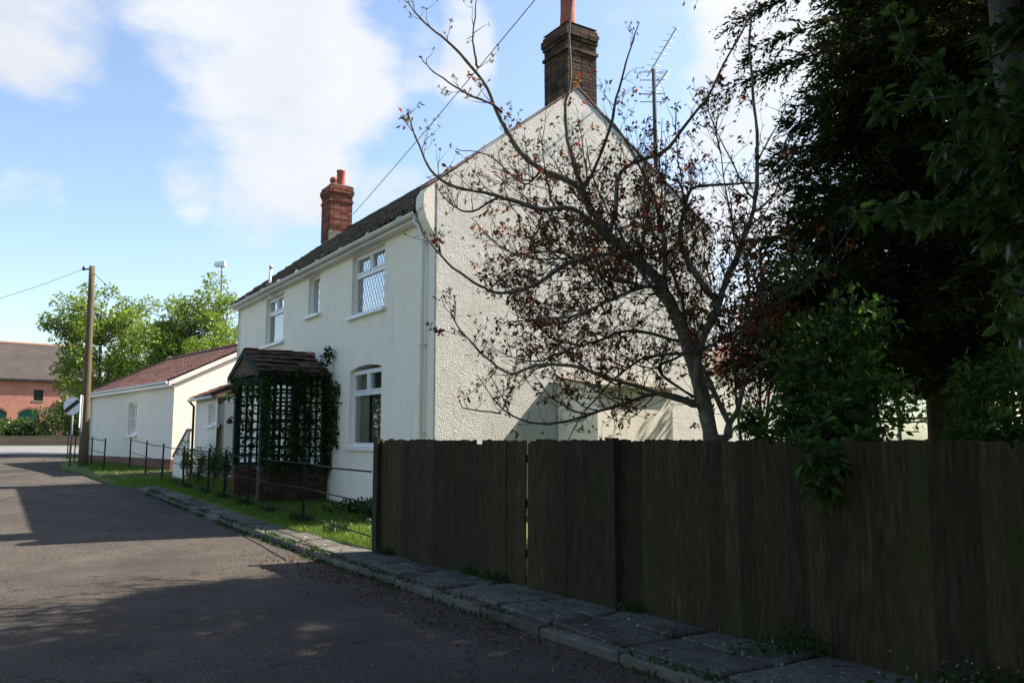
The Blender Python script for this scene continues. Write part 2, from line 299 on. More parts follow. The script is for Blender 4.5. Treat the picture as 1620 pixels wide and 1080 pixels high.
def brick_tex(name, c1, c2, mortar, sx=1.0, scale=4.4):
    m, N, L = mat_nodes(name); tc = N.new('ShaderNodeTexCoord')
    sep = N.new('ShaderNodeSeparateXYZ'); L.new(tc.outputs['Object'], sep.inputs[0]); cb = N.new('ShaderNodeCombineXYZ'); L.new(sep.outputs['X'], cb.inputs[0]); L.new(sep.outputs['Z'], cb.inputs[1])
    b = node(N, 'ShaderNodeTexBrick', Scale=scale); b.inputs['Color1'].default_value = (*c1, 1); b.inputs['Color2'].default_value = (*c2, 1); b.inputs['Mortar'].default_value = (*mortar, 1)
    b.inputs['Brick Width'].default_value = 1.0; b.inputs['Row Height'].default_value = .33; b.inputs['Mortar Size'].default_value = .03
    L.new(cb.outputs[0], b.inputs['Vector'])
    n = noise(N, L, tc.outputs['Object'], .8, 6); mx = N.new('ShaderNodeMix'); mx.data_type = 'RGBA'; mx.blend_type = 'MULTIPLY'; mx.inputs['Factor'].default_value = .5
    r = ramp(N, [(.3, (.6, .6, .6)), (.7, (1.15, 1.1, 1.1))]); L.new(n, r.inputs[0]); L.new(b.outputs[0], mx.inputs['A']); L.new(r.outputs[0], mx.inputs['B'])
    p = node(N, 'ShaderNodeBsdfPrincipled', Roughness=.9); L.new(mx.outputs['Result'], p.inputs['Base Color'])
    o = N.new('ShaderNodeOutputMaterial'); L.new(p.outputs[0], o.inputs['Surface']); return m
M['barn_brick'] = brick_tex('barn_brick', (.44, .155, .10), (.33, .10, .065), (.44, .33, .26))
M['wall_brick'] = brick_tex('boundary_brick', (.30, .16, .11), (.24, .12, .08), (.33, .27, .21))
M['plinth'] = brick_tex('plinth_brick', (.20, .075, .05), (.16, .055, .04), (.2, .17, .14))

# ------------------------------------------------------------------ the lie of the land
def gz(y): return float(np.interp(y, [10, 14, 25, 28, 40, 66, 80], [0, .04, .25, .38, .65, 1.0, 1.05]))
K0 = np.array([-.64, 7.9]); KD = np.array([-.545, .838]); KD /= np.linalg.norm(KD); KV = np.array([KD[1], -KD[0]])
def K(s, w): q = K0 + KD * s + KV * w; return float(q[0]), float(q[1])
def pave_w(s): return float(np.interp(s, [-14, -3.5, -1.17, 2.9, 5.3, 40], [2.0, 1.12, .92, .66, .50, .50]))
def sheet(name, srange, wf, nw, off, mat, kind='structure', jitter=0, skirt=0):
    vs = []; fs = []; n = nw + 1
    for s in srange:
        w0, w1 = wf(s)
        if skirt: x, y = K(s, w0 - .015); vs.append((x, y, gz(y) - .05))
        for k in range(n):
            x, y = K(s, w0 + (w1 - w0) * k / nw); vs.append((x, y, gz(y) + off + random.uniform(-jitter, jitter)))
    n += skirt; nw += skirt
    for i in range(len(srange) - 1):
        for k in range(nw): a = i * n + k; fs.append((a, a + 1, a + n + 1, a + n))
    o = MB(); o.add(vs, fs, True); o = o.build(name, mat); tag(o, kind=kind); return o
def ground():
    xs = np.unique(np.concatenate([np.linspace(-900, -80, 12), np.linspace(-80, 60, 36), np.linspace(60, 900, 12)]))
    ys = np.unique(np.concatenate([np.linspace(-300, -20, 8), np.linspace(-20, 90, 56), np.linspace(90, 1200, 12)]))
    vs = [(x, y, gz(y) - .05) for y in ys for x in xs]; n = len(xs)
    fs = [(j * n + i, j * n + i + 1, (j + 1) * n + i + 1, (j + 1) * n + i) for j in range(len(ys) - 1) for i in range(n - 1)]
    tag(obj_np('ground', vs, fs, M['ground'], smooth=True), kind='structure')
ground()
SR = list(np.arange(-16, 43, .5))
road = sheet('road', SR, lambda s: (-7.0, .04), 10, 0.0, M['asphalt'])
lawn = sheet('lawn', list(np.arange(-14, 34, .5)), lambda s: (float(np.interp(s, [16.9, 17.1, 19, 24, 28, 30, 34], [pave_w(s), .1, -.25, -.55, -.85, -.7, 1.2])), 14.0), 24, .10, M['lawn'], skirt=1)
def main_road():
    xs = np.linspace(-140, 60, 41); ys = np.linspace(43.5, 66, 10)
    vs = [(x, y - .06 * x * .2, gz(y) + .006) for y in ys for x in xs]; n = len(xs)
    fs = [(j * n + i, j * n + i + 1, (j + 1) * n + i + 1, (j + 1) * n + i) for j in range(len(ys) - 1) for i in range(n - 1)]
    o = tag(obj_np('main_road', vs, fs, M['asphalt_far'], smooth=True), kind='structure')
    for k in range(14):
        x = -60 + k * 6.0; y = 55 - .012 * x
        MB().add([(x, y - .12, gz(y) + .012), (x + 3.6, y - .16, gz(y) + .012), (x + 3.6, y + .12, gz(y) + .012), (x, y + .16, gz(y) + .012)], [(0, 1, 2, 3)]).build('road_marking', M['mark'], o)
main_road()
def driveway():
    tag(sheet('driveway', list(np.arange(20.6, 24.1, .5)), lambda s: (float(np.interp(s, [19, 24, 28], [-.25, -.55, -.85])) + .02, 6.5), 4, .108, M['asphalt'], skirt=1), kind='structure')
driveway()
def faint_mark():
    for (s, w, l) in [(.9, -4.0, 1.6), (-3.5, -4.05, 1.2)]:
        a, b, c, d = [K(s, w), K(s + l, w), K(s + l, w + .09), K(s, w + .09)]
        MB().add([(*q, gz(q[1]) + .004) for q in (a, b, c, d)], [(0, 1, 2, 3)]).build('road_marking', M['mark'], road)
def pavement():
    bed = sheet('pavement', list(np.arange(-14, 17.01, .5)), lambda s: (.05, pave_w(s) + .02), 2, .045, M['soil'])
    # kerb stones, each its own piece
    s = -14.0; i = 0
    while s < 17:
        l = random.uniform(.80, .95); x, y = K(s, .06); z = gz(y); g = .012
        pts = [(K(s + g, .0), K(s + l - g, .0), K(s + l - g, .12), K(s + g, .12))]
        a, b, c, d = pts[0]; t = .085 + random.uniform(-.012, .010); t2 = t + random.uniform(-.008, .008)
        e = .014
        aa, bb, cc, dd = K(s + g + e, e), K(s + l - g - e, e), K(s + l - g - e, .12 - e), K(s + g + e, .12 - e)
        m = MB(); z2 = gz(b[1])
        vs = [(*a, z - .1), (*b, z2 - .1), (*c, z2 - .1), (*d, z - .1), (*a, z + t - e), (*b, z2 + t2 - e), (*c, z2 + t2 - e), (*d, z + t - e), (*aa, z + t), (*bb, z2 + t2), (*cc, z2 + t2), (*dd, z + t)]
        m.add(vs, [(0, 1, 5, 4), (1, 2, 6, 5), (2, 3, 7, 6), (3, 0, 4, 7), (4, 5, 9, 8), (5, 6, 10, 9), (6, 7, 11, 10), (7, 4, 8, 11), (8, 9, 10, 11)])
        m.build('kerb_stone', M['kerb'], bed); s += l; i += 1
    s = -14.0
    while s < 17:
        l = random.uniform(.62, .98); g = .028
        w1 = pave_w(s) - .01; w0 = .135
        rows = [(w0, w1)] if w1 - w0 < .62 else [(w0, w0 + (w1 - w0) * random.uniform(.45, .6))]
        if len(rows) == 1 and rows[0][1] < w1 - .1: rows.append((rows[0][1] + .03, w1))
        for (p, q) in rows:
            sk = random.uniform(-.02, .02); e = .012; tz = [.092 + random.uniform(-.020, .014) for _ in range(4)]
            base = [K(s + g, p), K(s + l - g, p), K(s + l - g + sk, q), K(s + g + sk, q)]
            top = [K(s + g + e, p + e), K(s + l - g - e, p + e), K(s + l - g - e + sk, q - e), K(s + g + e + sk, q - e)]
            zz = [gz(b[1]) for b in base]
            vs = [(*b, z - .03) for b, z in zip(base, zz)] + [(*b, z + t - e) for b, z, t in zip(base, zz, tz)] + [(*b, z + t) for b, z, t in zip(top, zz, tz)]
            MB().add(vs, [(0, 1, 5, 4), (1, 2, 6, 5), (2, 3, 7, 6), (3, 0, 4, 7), (4, 5, 9, 8), (5, 6, 10, 9), (6, 7, 11, 10), (7, 4, 8, 11), (8, 9, 10, 11)]).build('paving_slab', M['slab'], bed)
        s += l
pavement(); faint_mark()

# ------------------------------------------------------------------ the cottage (local: x along the front, 0 at the near gable and negative to the far end; y into the house)
ANG = math.atan2(810 + 42, F / CT)
HOUSE = empty('cottage', (-1.324, 14.0, 0), ANG - math.pi / 2)
tag(HOUSE, 'white two-storey cottage with roughcast gable end, tiled roof and two brick chimneys', 'house')
HL = 12.75; HW = 6.7; RY = 3.1                       # length, width, ridge position
EZ, RZ = 5.47, 5.47 + .79 * (RY + .2)                # roof surface at the eaves (y=-.2) and at the ridge
HM = Matrix.Translation((-1.324, 14.0, 0)) @ Matrix.Rotation(ANG - math.pi / 2, 4, 'Z')
def hw(x, y, z): return HM @ Vector((x, y, z))

def wall_openings(x0, x1, z0, z1, ops, th, mat, parent, name, arch=None):
    """front wall at y 0..th with rectangular openings (xa,xb,za,zb); reveals included"""
    m = MB()
    xs = sorted({x0, x1, *[o[0] for o in ops], *[o[1] for o in ops]}); zs = sorted({z0, z1, *[o[2] for o in ops], *[o[3] for o in ops]})
    def inside(a, b): return any(o[0] - 1e-6 <= a and a <= o[1] + 1e-6 and o[2] - 1e-6 <= b and b <= o[3] + 1e-6 for o in ops)
    for i in range(len(xs) - 1):
        for k in range(len(zs) - 1):
            if inside((xs[i] + xs[i + 1]) / 2, (zs[k] + zs[k + 1]) / 2): continue
            a, b, c, d = xs[i], xs[i + 1], zs[k], zs[k + 1]
            m.add([(a, 0, c), (b, 0, c), (b, 0, d), (a, 0, d)], [(0, 1, 2, 3)]); m.add([(a, th, c), (b, th, c), (b, th, d), (a, th, d)], [(3, 2, 1, 0)])
    for a, b, c, d in ops:
        m.add([(a, 0, c), (a, th, c), (a, th, d), (a, 0, d)], [(0, 1, 2, 3)]); m.add([(b, 0, c), (b, th, c), (b, th, d), (b, 0, d)], [(3, 2, 1, 0)])
        m.add([(a, 0, c), (b, 0, c), (b, th, c), (a, th, c)], [(0, 1, 2, 3)]); m.add([(a, 0, d), (b, 0, d), (b, th, d), (a, th, d)], [(3, 2, 1, 0)])
    if arch:                                            # segmental head: spandrels that hang from the top of the opening
        a, b, zt, rise = arch; n = 10
        for side in (0, 1):
            poly = []
            for i in range(n // 2 + 1):
                t = i / n if side == 0 else 1 - i / n
                poly.append((a + (b - a) * t, .001, zt - rise * (2 * t - 1) ** 2 - .001))
            xe = a if side == 0 else b; mid = (a + b) / 2
            full = [(xe, .001, zt)] + poly
            m.prism(full, (0, th - .01, 0))
    return m.build(name, mat, parent)

def curtain(name, mat, parent, x0, x1, y, z0, z1, folds=9):
    n = folds * 6; vs = []; fs = []
    for i in range(n + 1):
        t = i / n; yy = y + .025 * math.sin(t * folds * 2 * math.pi + .6 * math.sin(9 * t))
        vs += [(x0 + (x1 - x0) * t, yy, z0), (x0 + (x1 - x0) * t, yy, z1)]
    fs = [(2 * i, 2 * i + 2, 2 * i + 3, 2 * i + 1) for i in range(n)]
    return MB().add(vs, fs, True).build(name, mat, parent)

def window(parent, x0, x1, z0, z1, y=.09, split=None, tops=2, leaded=0, bars=None, sill=True, label=None, fw=.055, sill_over=.12, dull=(), lead_skip=()):
    """upvc window: outer frame, transom, mullion between the top lights, one pane for each light, leading, sill"""
    m = MB(); d = .06
    m.box(x0, x0 + fw, y, y + d, z0, z1); m.box(x1 - fw, x1, y, y + d, z0, z1)
    m.box(x0 + fw, x1 - fw, y, y + d, z0, z0 + fw); m.box(x0 + fw, x1 - fw, y, y + d, z1 - fw, z1)
    lights = []
    if split:
        m.box(x0 + fw, x1 - fw, y - .004, y + d, split - .04, split + .04)
        for k in range(tops):
            a = x0 + fw + (x1 - x0 - 2 * fw) * k / tops; b = x0 + fw + (x1 - x0 - 2 * fw) * (k + 1) / tops
            if k: m.box(a - .035, a + .035, y - .002, y + d, split + .04, z1 - fw)
            # opening casement rims
            q0, q1 = a + (.035 if k else 0), b - (.035 if k < tops - 1 else 0)
            for bx in ((q0, q0 + .035, split + .04, z1 - fw), (q1 - .035, q1, split + .04, z1 - fw)): m.box(bx[0], bx[1], y - .018, y + d - .01, bx[2] + .002, bx[3] - .002)
            m.box(q0 + .035, q1 - .035, y - .018, y + d - .01, split + .042, split + .075); m.box(q0 + .035, q1 - .035, y - .018, y + d - .01, z1 - fw - .035, z1 - fw - .002)
            lights.append((q0 + .03, q1 - .03, split + .07, z1 - fw - .03))
        lights.append((x0 + fw, x1 - fw, z0 + fw, split - .04))
    else: lights.append((x0 + fw, x1 - fw, z0 + fw, z1 - fw))
    w = m.build('window', M['white'], parent)
    if label: w['label'] = label
    if bars:
        bm = MB()
        for xb in bars[0]: bm.box(xb - .018, xb + .018, y + .008, y + d - .004, z0 + fw, z1 - fw)
        for zb in bars[1]: bm.box(x0 + fw, x1 - fw, y + .010, y + d - .006, zb - .016, zb + .016)
        bm.build('glazing_bar', M['white'], w)
    for li, (a, b, c, e) in enumerate(lights):
        MB().add([(a - .004, y + .035, c - .004), (b + .004, y + .035, c - .004), (b + .004, y + .035, e + .004), (a - .004, y + .035, e + .004)], [(0, 1, 2, 3)]).build('pane', M['glass_dull' if li in dull else 'glass'], w)
        if leaded and li not in lead_skip:
            lm = MB(); sx, sz = leaded, leaded * 1.7; t = .005
            for sgn in (1, -1):
                k = -40
                while k < 80:
                    # line: x = a + k*sx + sgn*(z-c)*sx/sz
                    pts = []
                    x_c = a + k * sx
                    for zz in (c, e):
                        pts.append((x_c + sgn * (zz - c) * sx / sz, zz))
                    (xa, za), (xb, zb) = pts
                    # clip to [a,b]
                    def cl(xa, za, xb, zb):
                        if xa == xb: return None
                        t0, t1 = 0.0, 1.0
                        for lo, hi in ((a, b),):
                            dx = xb - xa; ta, tb = sorted(((lo - xa) / dx, (hi - xa) / dx)); t0, t1 = max(t0, ta), min(t1, tb)
                        if t1 - t0 < .02: return None
                        return xa + (xb - xa) * t0, za + (zb - za) * t0, xa + (xb - xa) * t1, za + (zb - za) * t1
                    r = cl(xa, za, xb, zb)
                    if r:
                        xa, za, xb, zb = r; L_ = math.hypot(xb - xa, zb - za); nx, nz = -(zb - za) / L_ * t, (xb - xa) / L_ * t
                        yy = y + .030 + (.001 if sgn > 0 else 0)
                        lm.add([(xa + nx, yy, za + nz), (xb + nx, yy, zb + nz), (xb - nx, yy, zb - nz), (xa - nx, yy, za - nz)], [(0, 1, 2, 3)])
                    k += 1
            if lm.v: lm.build('leading', M['lead'], w)
    if sill:
        s = MB(); so = sill_over
        s.hexa([(x0 - so, -.10, z0 - .09), (x1 + so, -.10, z0 - .09), (x1 + so, y + .02, z0 - .09), (x0 - so, y + .02, z0 - .09),
                (x0 - so, -.10, z0 - .03), (x1 + so, -.10, z0 - .03), (x1 + so, y + .02, z0 - .003), (x0 - so, y + .02, z0 - .003)])
        s.build('sill', M['white'], w)
    return w

def brick_courses(parent, mat, x0, x1, y0, y1, z0, z1, over=None, hmax=300, bl=.215, bh=.065, j=.01, bd=.10):
    """bricks laid one by one round a rectangular shaft (core built by the caller); over: {course: projection}"""
    unit = MB().box(-.5, .5, -.5, .5, -.5, .5)
    e = .06
    me = unit.mesh('brick', mat)
    n = int(round((z1 - z0) / (bh + j))); c = 0; hidden = MB()
    for k in range(n):
        p = (over or {}).get(k, 0.0); a0, a1, b0, b1 = x0 - p, x1 + p, y0 - p, y1 + p; z = z0 + k * (bh + j) + bh / 2
        def run(start, end, fixed, axis, off, own=True):
            nonlocal c
            q = start - off
            while q < end - .02:
                s_ = max(q, start); t_ = min(q + bl, end); q += bl + j
                if t_ - s_ < .03: continue
                if not own or c >= hmax:
                    mid = (s_ + t_) / 2; hb_ = bd / 2
                    if axis == 'x': hidden.box(s_, t_, fixed - hb_, fixed + hb_, z - bh / 2, z + bh / 2)
                    else: hidden.box(fixed - hb_, fixed + hb_, s_, t_, z - bh / 2, z + bh / 2)
                    continue
                o = bpy.data.objects.new('brick', me); c += 1
                mid = (s_ + t_) / 2; d = bd + random.uniform(-.003, .004)
                out = random.uniform(-.003, .004)
                if axis == 'x': o.location = (mid, fixed + (out if fixed > (b0 + b1) / 2 else -out), z); o.scale = (t_ - s_, d, bh)
                else: o.location = (fixed + (out if fixed > (a0 + a1) / 2 else -out), mid, z); o.scale = (d, t_ - s_, bh)
                o.rotation_euler = (random.uniform(-.01, .01), random.uniform(-.006, .006), random.uniform(-.008, .008))
                link(o, parent)
        if k % 2 == 0:
            run(a0, a1, b0 + bd / 2, 'x', 0); run(b0 + bd + j, b1 - bd - j, a1 - bd / 2, 'y', 0)
            run(a0, a1, b1 - bd / 2, 'x', 0, False); run(b0 + bd + j, b1 - bd - j, a0 + bd / 2, 'y', 0, False)
        else:
            run(b0, b1, a1 - bd / 2, 'y', bl / 2); run(a0 + bd + j, a1 - bd - j, b0 + bd / 2, 'x', bl / 2)
            run(b0, b1, a0 + bd / 2, 'y', bl / 2, False); run(a0 + bd + j, a1 - bd - j, b1 - bd / 2, 'x', bl / 2, False)
    if hidden.v: hidden.build('brickwork', mat, parent)['kind'] = 'stuff'

def value_noise(u, v, cell, rng_):
    """smooth value noise on arrays u, v"""
    nx = int(u.max() / cell) + 4; ny = int(v.max() / cell) + 4; g = rng_.random((nx, ny))
    a = u / cell; b = v / cell; i = np.floor(a).astype(int); k = np.floor(b).astype(int); fa = a - i; fb = b - k
    fa = fa * fa * (3 - 2 * fa); fb = fb * fb * (3 - 2 * fb)
    return (g[i, k] * (1 - fa) + g[i + 1, k] * fa) * (1 - fb) + (g[i, k + 1] * (1 - fa) + g[i + 1, k + 1] * fa) * fb

def tile_mesh(kind, w, l, tilt, mat, name):
    """one roof tile lying along a slope: x across, y up the slope"""
    m = MB(); n = 8 if kind == 'pan' else 4; vs = []
    for yy, lift in ((0, .042 if kind != 'inter' else .030), (l, .004)):
        for i in range(n + 1):
            t = i / n
            if kind == 'pan': z = .028 * math.sin(t * 2 * math.pi) + (.016 if t > .85 else 0)
            elif kind == 'inter': z = (.020 if i in (0, n) else 0.0)
            else: z = .004 * math.sin(t * math.pi)
            vs.append((w * (t - .5) * 1.06, yy, z + lift))
    th = .016
    top = vs; bot = [(x, y, z - th) for x, y, z in vs[:n + 1]]
    fs = [(i, i + 1, n + 2 + i, n + 1 + i) for i in range(n)]; b = 2 * (n + 1)
    fs += [(b + i, b + i + 1, i + 1, i) for i in range(n)]
    m.add(top + bot, fs, kind == 'pan')
    c, s = math.cos(tilt), math.sin(tilt)
    m.v = [(x, y * c - z * s, y * s + z * c) for x, y, z in m.v]
    return m.mesh(name, mat)

def lay_tiles(roof, name, kind, x_start, x_end, y_e, z_e, run, slope, w, gauge, mat, cap=300, jit=.006, flip=1, order='near'):
    """rows of tiles from the eaves up; the nearest columns as pieces of their own, the rest as one part"""
    tilt = math.atan(slope); L_ = run / math.cos(tilt); me = tile_mesh(kind, w, gauge * 1.18, tilt, mat, name)
    rows = int(L_ / gauge); cols = int(abs(x_end - x_start) / w); spots = []
    for cidx in range(cols):
        for r in range(rows):
            d = r * gauge; spots.append((x_start - (cidx + .5) * w, y_e + d * math.cos(tilt), z_e + d * math.sin(tilt)))
    own = spots[:cap]; rest = spots[cap:]
    def jitter(): return random.uniform(-jit, jit)
    for (x, y, z) in own:
        o = bpy.data.objects.new(name, me); o.location = (x + jitter() * .6, y + jitter(), z + jitter() * .5); o.rotation_euler = (jitter() * 2.5, jitter() * 2, jitter() * 3); link(o, roof)
    if rest:
        co = np.array([v.co[:] for v in me.vertices]); fc = np.array([p.vertices[:] for p in me.polygons]); n = len(co)
        off = np.array([(x + jitter() * .6, y + jitter(), z + jitter() * .5) for x, y, z in rest])
        V = (co[None] + off[:, None, :]).reshape(-1, 3); Fc = (fc[None] + (np.arange(len(rest)) * n)[:, None, None]).reshape(-1, 4)
        o = obj_np(name + '_field', V, Fc, mat, roof); o['kind'] = 'stuff'

def cottage():
    ops = dict(A=(-3.75, -2.1, 4.05, 5.30), B=(-6.47, -5.72, 4.40, 5.30), C=(-9.9, -8.35, 4.02, 5.26), L=(-3.75, -2.15, 1.38, 2.98), D=(-6.5, -5.55, .0, 2.25))
    wall_openings(-HL, -.06, -.2, 5.52, list(ops.values()), .3, M['render'], HOUSE, 'front_wall', arch=(-3.75, -2.15, 2.98, .085))
    # near gable, roughcast: a dense wall face with pebbles standing proud
    ny, nz = 300, 360
    def top(y): return np.where(y < RY, 5.94 + (RZ + .30 - 5.94) * (y / RY), RZ + .30 + (5.97 - RZ - .30) * ((y - RY) / (HW - RY)))
    Y, T = np.meshgrid(np.linspace(0, HW, ny), np.linspace(0, 1, nz), indexing='ij'); Z = -.15 + T * (top(Y) + .15)
    r2 = np.random.default_rng(3); q = Z + .2
    h = .7 * value_noise(Y, q, .9, r2) + .5 * value_noise(Y, q, .33, r2) + .75 * value_noise(Y, q, .047, r2)
    X = .004 + h * .0036
    X[:, -1] = 0; X[0, :] = 0.0; X[-1, :] = 0
    idx = np.arange(ny * nz).reshape(ny, nz)
    fc = np.stack([idx[:-1, :-1], idx[1:, :-1], idx[1:, 1:], idx[:-1, 1:]], -1).reshape(-1, 4)
    obj_np('gable_wall', np.stack([X, Y, Z], -1).reshape(-1, 3), fc, M['roughcast'], HOUSE, smooth=True)
    tf = lambda y: float(top(np.array(y)))
    def gable_poly(x, e=0.0): return [(x, 0.0 + e, -.2), (x, HW - e, -.2), (x, HW - e, 5.97), (x, RY, RZ + .30), (x, 0.0 + e, 5.94)]
    m = MB(); m.prism(gable_poly(-.26, .002), (.255, 0, 0)); m.build('gable_core', M['render'], HOUSE)
    mm = MB(); mm.prism([(-HL, 0.305, -.2), (-HL, HW, -.2), (-HL, HW, 5.6), (-HL, RY, RZ - .03), (-HL, .305, 5.63)], (.25, 0, 0)); mm.build('far_gable_wall', M['render'], HOUSE)
    box('rear_wall', M['render'], HOUSE, -HL + .26, -.27, HW - .3, HW - .002, -.2, 5.55)
    box('upper_floor', M['dark_room'], HOUSE, -HL + .26, -.27, .31, HW - .31, 2.95, 3.2)
    # kneeler that carries the gable parapet at the eaves, and the smooth corner strip
    k = MB(); k.prism([(-.30, .0, 5.02), (-.30, -.08, 5.12), (-.30, -.17, 5.28), (-.30, -.235, 5.50), (-.30, -.22, 5.70), (-.30, -.14, 5.84), (-.30, 0.0, 5.938), (-.30, .10, 6.01), (-.30, .10, 5.02)], (.298, 0, 0)); k.build('kneeler', M['render'], HOUSE)
    # verge tiles along the parapet
    vt = MB().box(-.16, .16, -.01, .01, -.5, .5).mesh('verge_tile', M['verge_tile'])
    for (ya, za, yb, zb) in ((-.16, 5.85, RY, RZ + .315), (RY, RZ + .315, HW + .1, 5.94)):
        n = 13; L_ = math.hypot(yb - ya, zb - za); a = math.atan2(zb - za, yb - ya)
        for i in range(n):
            t = (i + .5) / n; o = bpy.data.objects.new('verge_tile', vt); o.location = (-.13, ya + (yb - ya) * t, za + (zb - za) * t + .012 + random.uniform(-.004, .004))
            o.rotation_euler = (a - math.pi / 2 + random.uniform(-.02, .02), 0, 0); o.scale = (1.0, 1.2, L_ / n * 1.02); link(o, HOUSE)
    # roof
    d = MB(); x0, x1 = -HL - .08, -.30
    d.prism([(x0, -.20, EZ - .06), (x0, -.20, EZ - .01), (x0, RY, RZ - .01), (x0, HW + .2, 5.55), (x0, HW + .2, 5.48), (x0, RY, RZ - .10)], (x1 - x0, 0, 0))
    roof = d.build('roof', M['pantile'], HOUSE)
    lay_tiles(roof, 'roof_tile', 'pan', -.31, -HL - .1, -.24, EZ - .005, RY + .1, .79, .245, .30, M['pantile'], jit=.016)
    rt = MB(); n = 7; prof = [(math.cos(math.pi * i / n) * .13, math.sin(math.pi * i / n) * .11) for i in range(n + 1)]
    rt.add([(xx, p[0], p[1]) for xx in (-.22, .22) for p in prof], [(i, i + 1, n + 2 + i, n + 1 + i) for i in range(n)], True); rme = rt.mesh('ridge_tile', M['pantile'])
    x = -.55
    while x > -HL:
        o = bpy.data.objects.new('ridge_tile', rme); o.location = (x, RY, RZ - .02 + random.uniform(-.008, .012)); o.rotation_euler = (0, random.uniform(-.02, .02), random.uniform(-.02, .02)); link(o, roof); x -= .43
    # gutter, fascia, downpipe
    box('fascia', M['gutter'], HOUSE, -HL - .02, -.31, -.185, -.002, 5.33, 5.405)
    g = MB(); n = 8
    for rr in (.062,):
        pr = [(-.245 + rr * math.cos(math.pi + math.pi * i / n), 5.44 + rr * math.sin(math.pi + math.pi * i / n)) for i in range(n + 1)] + [(-.245 + (rr - .008) * math.cos(2 * math.pi - math.pi * i / n), 5.44 + (rr - .008) * math.sin(2 * math.pi - math.pi * i / n)) for i in range(n + 1)]
        g.prism([(-HL - .12, p[0], p[1]) for p in pr], (HL - .15, 0, 0))
    gut = g.build('gutter', M['gutter'], HOUSE)
    for i in range(9):
        x = -.9 - i * 1.42; c = MB(); c.tube([(x - .03, -.245, 5.436), (x + .03, -.245, 5.436)], .069, 10); c.build('bracket', M['gutter'], gut)
    dp = MB(); dp.tube([(-.34, -.235, 5.38), (-.34, -.225, 5.28), (-.31, -.10, 5.14), (-.31, -.075, 5.0), (-.31, -.075, .1)], .036, 10); dpo = dp.build('downpipe', M['white'], HOUSE)
    for z in (4.9, 3.1, 1.6): box('pipe_clip', M['gutter'], dpo, -.36, -.26, -.115, -.001, z, z + .04)
    m = MB(); m.tube([(-HL + .25, -.05, 5.3), (-HL + .25, -.05, 3.4)], .022, 8); m.build('waste_pipe', M['gutter'], HOUSE)
    # windows
    window(HOUSE, *ops['A'], split=4.86, leaded=.135, label='upper window with diamond leading above the ground floor window')
    window(HOUSE, *ops['B'], leaded=.135, label='small upper window with diamond leading')
    window(HOUSE, *ops['C'], split=4.83, leaded=.135, lead_skip=(2,), dull=(2,), label='upper window at the far end above the porch')
    window(HOUSE, ops['L'][0], ops['L'][1], 1.38, 2.90, split=2.42, dull=(0, 1, 2), label='ground floor window under a shallow arch')
    curtain('curtain', M['curtain'], HOUSE, -3.72, -3.25, .235, 1.42, 2.85, 5); curtain('curtain', M['curtain'], HOUSE, -2.62, -2.18, .235, 1.42, 2.85, 4); curtain('net_curtain', M['blind'], HOUSE, -3.24, -2.63, .29, 1.42, 2.85, 9)
    curtain('curtain', M['blind'], HOUSE, -3.74, -3.45, .36, 4.0, 5.3, 3)
    curtain('curtain', M['blind'], HOUSE, -9.88, -8.37, .34, 4.02, 4.8, 12)
    o = MB().lathe([(.03, 4.06), (.05, 4.1), (.03, 4.2), (.045, 4.3), (.02, 4.38)], (-2.62, .26), 10).build('window_ornament', M['sign_black'], HOUSE)
    dd = box('door', M['white'], HOUSE, -6.49, -5.56, .11, .16, .1, 2.24); box('door_panel', M['gutter'], dd, -6.3, -5.75, .10, .112, 1.2, 2.0); box('handle', M['metal'], dd, -5.68, -5.64, .06, .105, 1.1, 1.25)
    # chimneys
    for nm, x1_, y0_, z0_, z1_, mat, mo, lab in (('chimney', -.002, 2.88, 8.02, 9.70, 'brick_sooty', 'mortar_dark', 'tall sooty chimney stack on the near gable'),
                                                 ('chimney', -11.75, 2.42, 7.70, 9.42, 'brick', 'mortar', 'red brick chimney stack on the far gable')):
        w_, d_ = .80, .72; xa, xb, ya, yb = x1_ - w_, x1_, y0_, y0_ + d_
        c = MB(); c.box(xa + .016, xb - .016, ya + .016, yb - .016, z0_ - .7, z1_ + .012)
        st = c.build(nm, M[mo], HOUSE); st['label'] = lab
        n = int(round((z1_ - z0_) / .075)); ov = {n - 1: .02, n - 2: .05, n - 3: .05, n - 4: .025, n - 7: .03}
        brick_courses(st, M[mat], xa, xb, ya, yb, z0_, z1_, ov, hmax=300)
        f = MB(); f.hexa([(xa - .02, ya - .02, z1_ + .012), (xb + .02, ya - .02, z1_ + .012), (xb + .02, yb + .02, z1_ + .012), (xa - .02, yb + .02, z1_ + .012),
                          (xa + .14, ya + .14, z1_ + .1), (xb - .14, ya + .14, z1_ + .1), (xb - .14, yb - .14, z1_ + .1), (xa + .14, yb - .14, z1_ + .1)]); f.build('flaunching', M['mortar_dark'], st)
        cy = (ya + yb) / 2
        if mat == 'brick':
            MB().lathe([(.13, z1_ + .06), (.13, z1_ + .5), (.14, z1_ + .52), (.14, z1_ + .56), (.10, z1_ + .56), (.10, z1_ + .3)], (xb - .22, cy + .04), 14).build('chimney_pot', M['pot'], st)
            MB().lathe([(.12, z1_ + .06), (.105, z1_ + .25), (.13, z1_ + .30), (.125, z1_ + .36), (.09, z1_ + .42), (.03, z1_ + .44)], (xa + .22, cy - .06), 14).build('chimney_pot', M['pot'], st)
            MB().box(xb + .001, xb + .03, ya - .05, yb + .05, 7.6, 7.95).build('flashing', M['mortar'], st)
        else:
            MB().lathe([(.17, z1_ + .06), (.15, z1_ + .5), (.15, z1_ + .8), (.17, z1_ + .84), (.17, z1_ + .9), (.12, z1_ + .9), (.12, z1_ + .6)], (xb - .40, cy - .05), 16).build('chimney_pot', M['pot'], st)
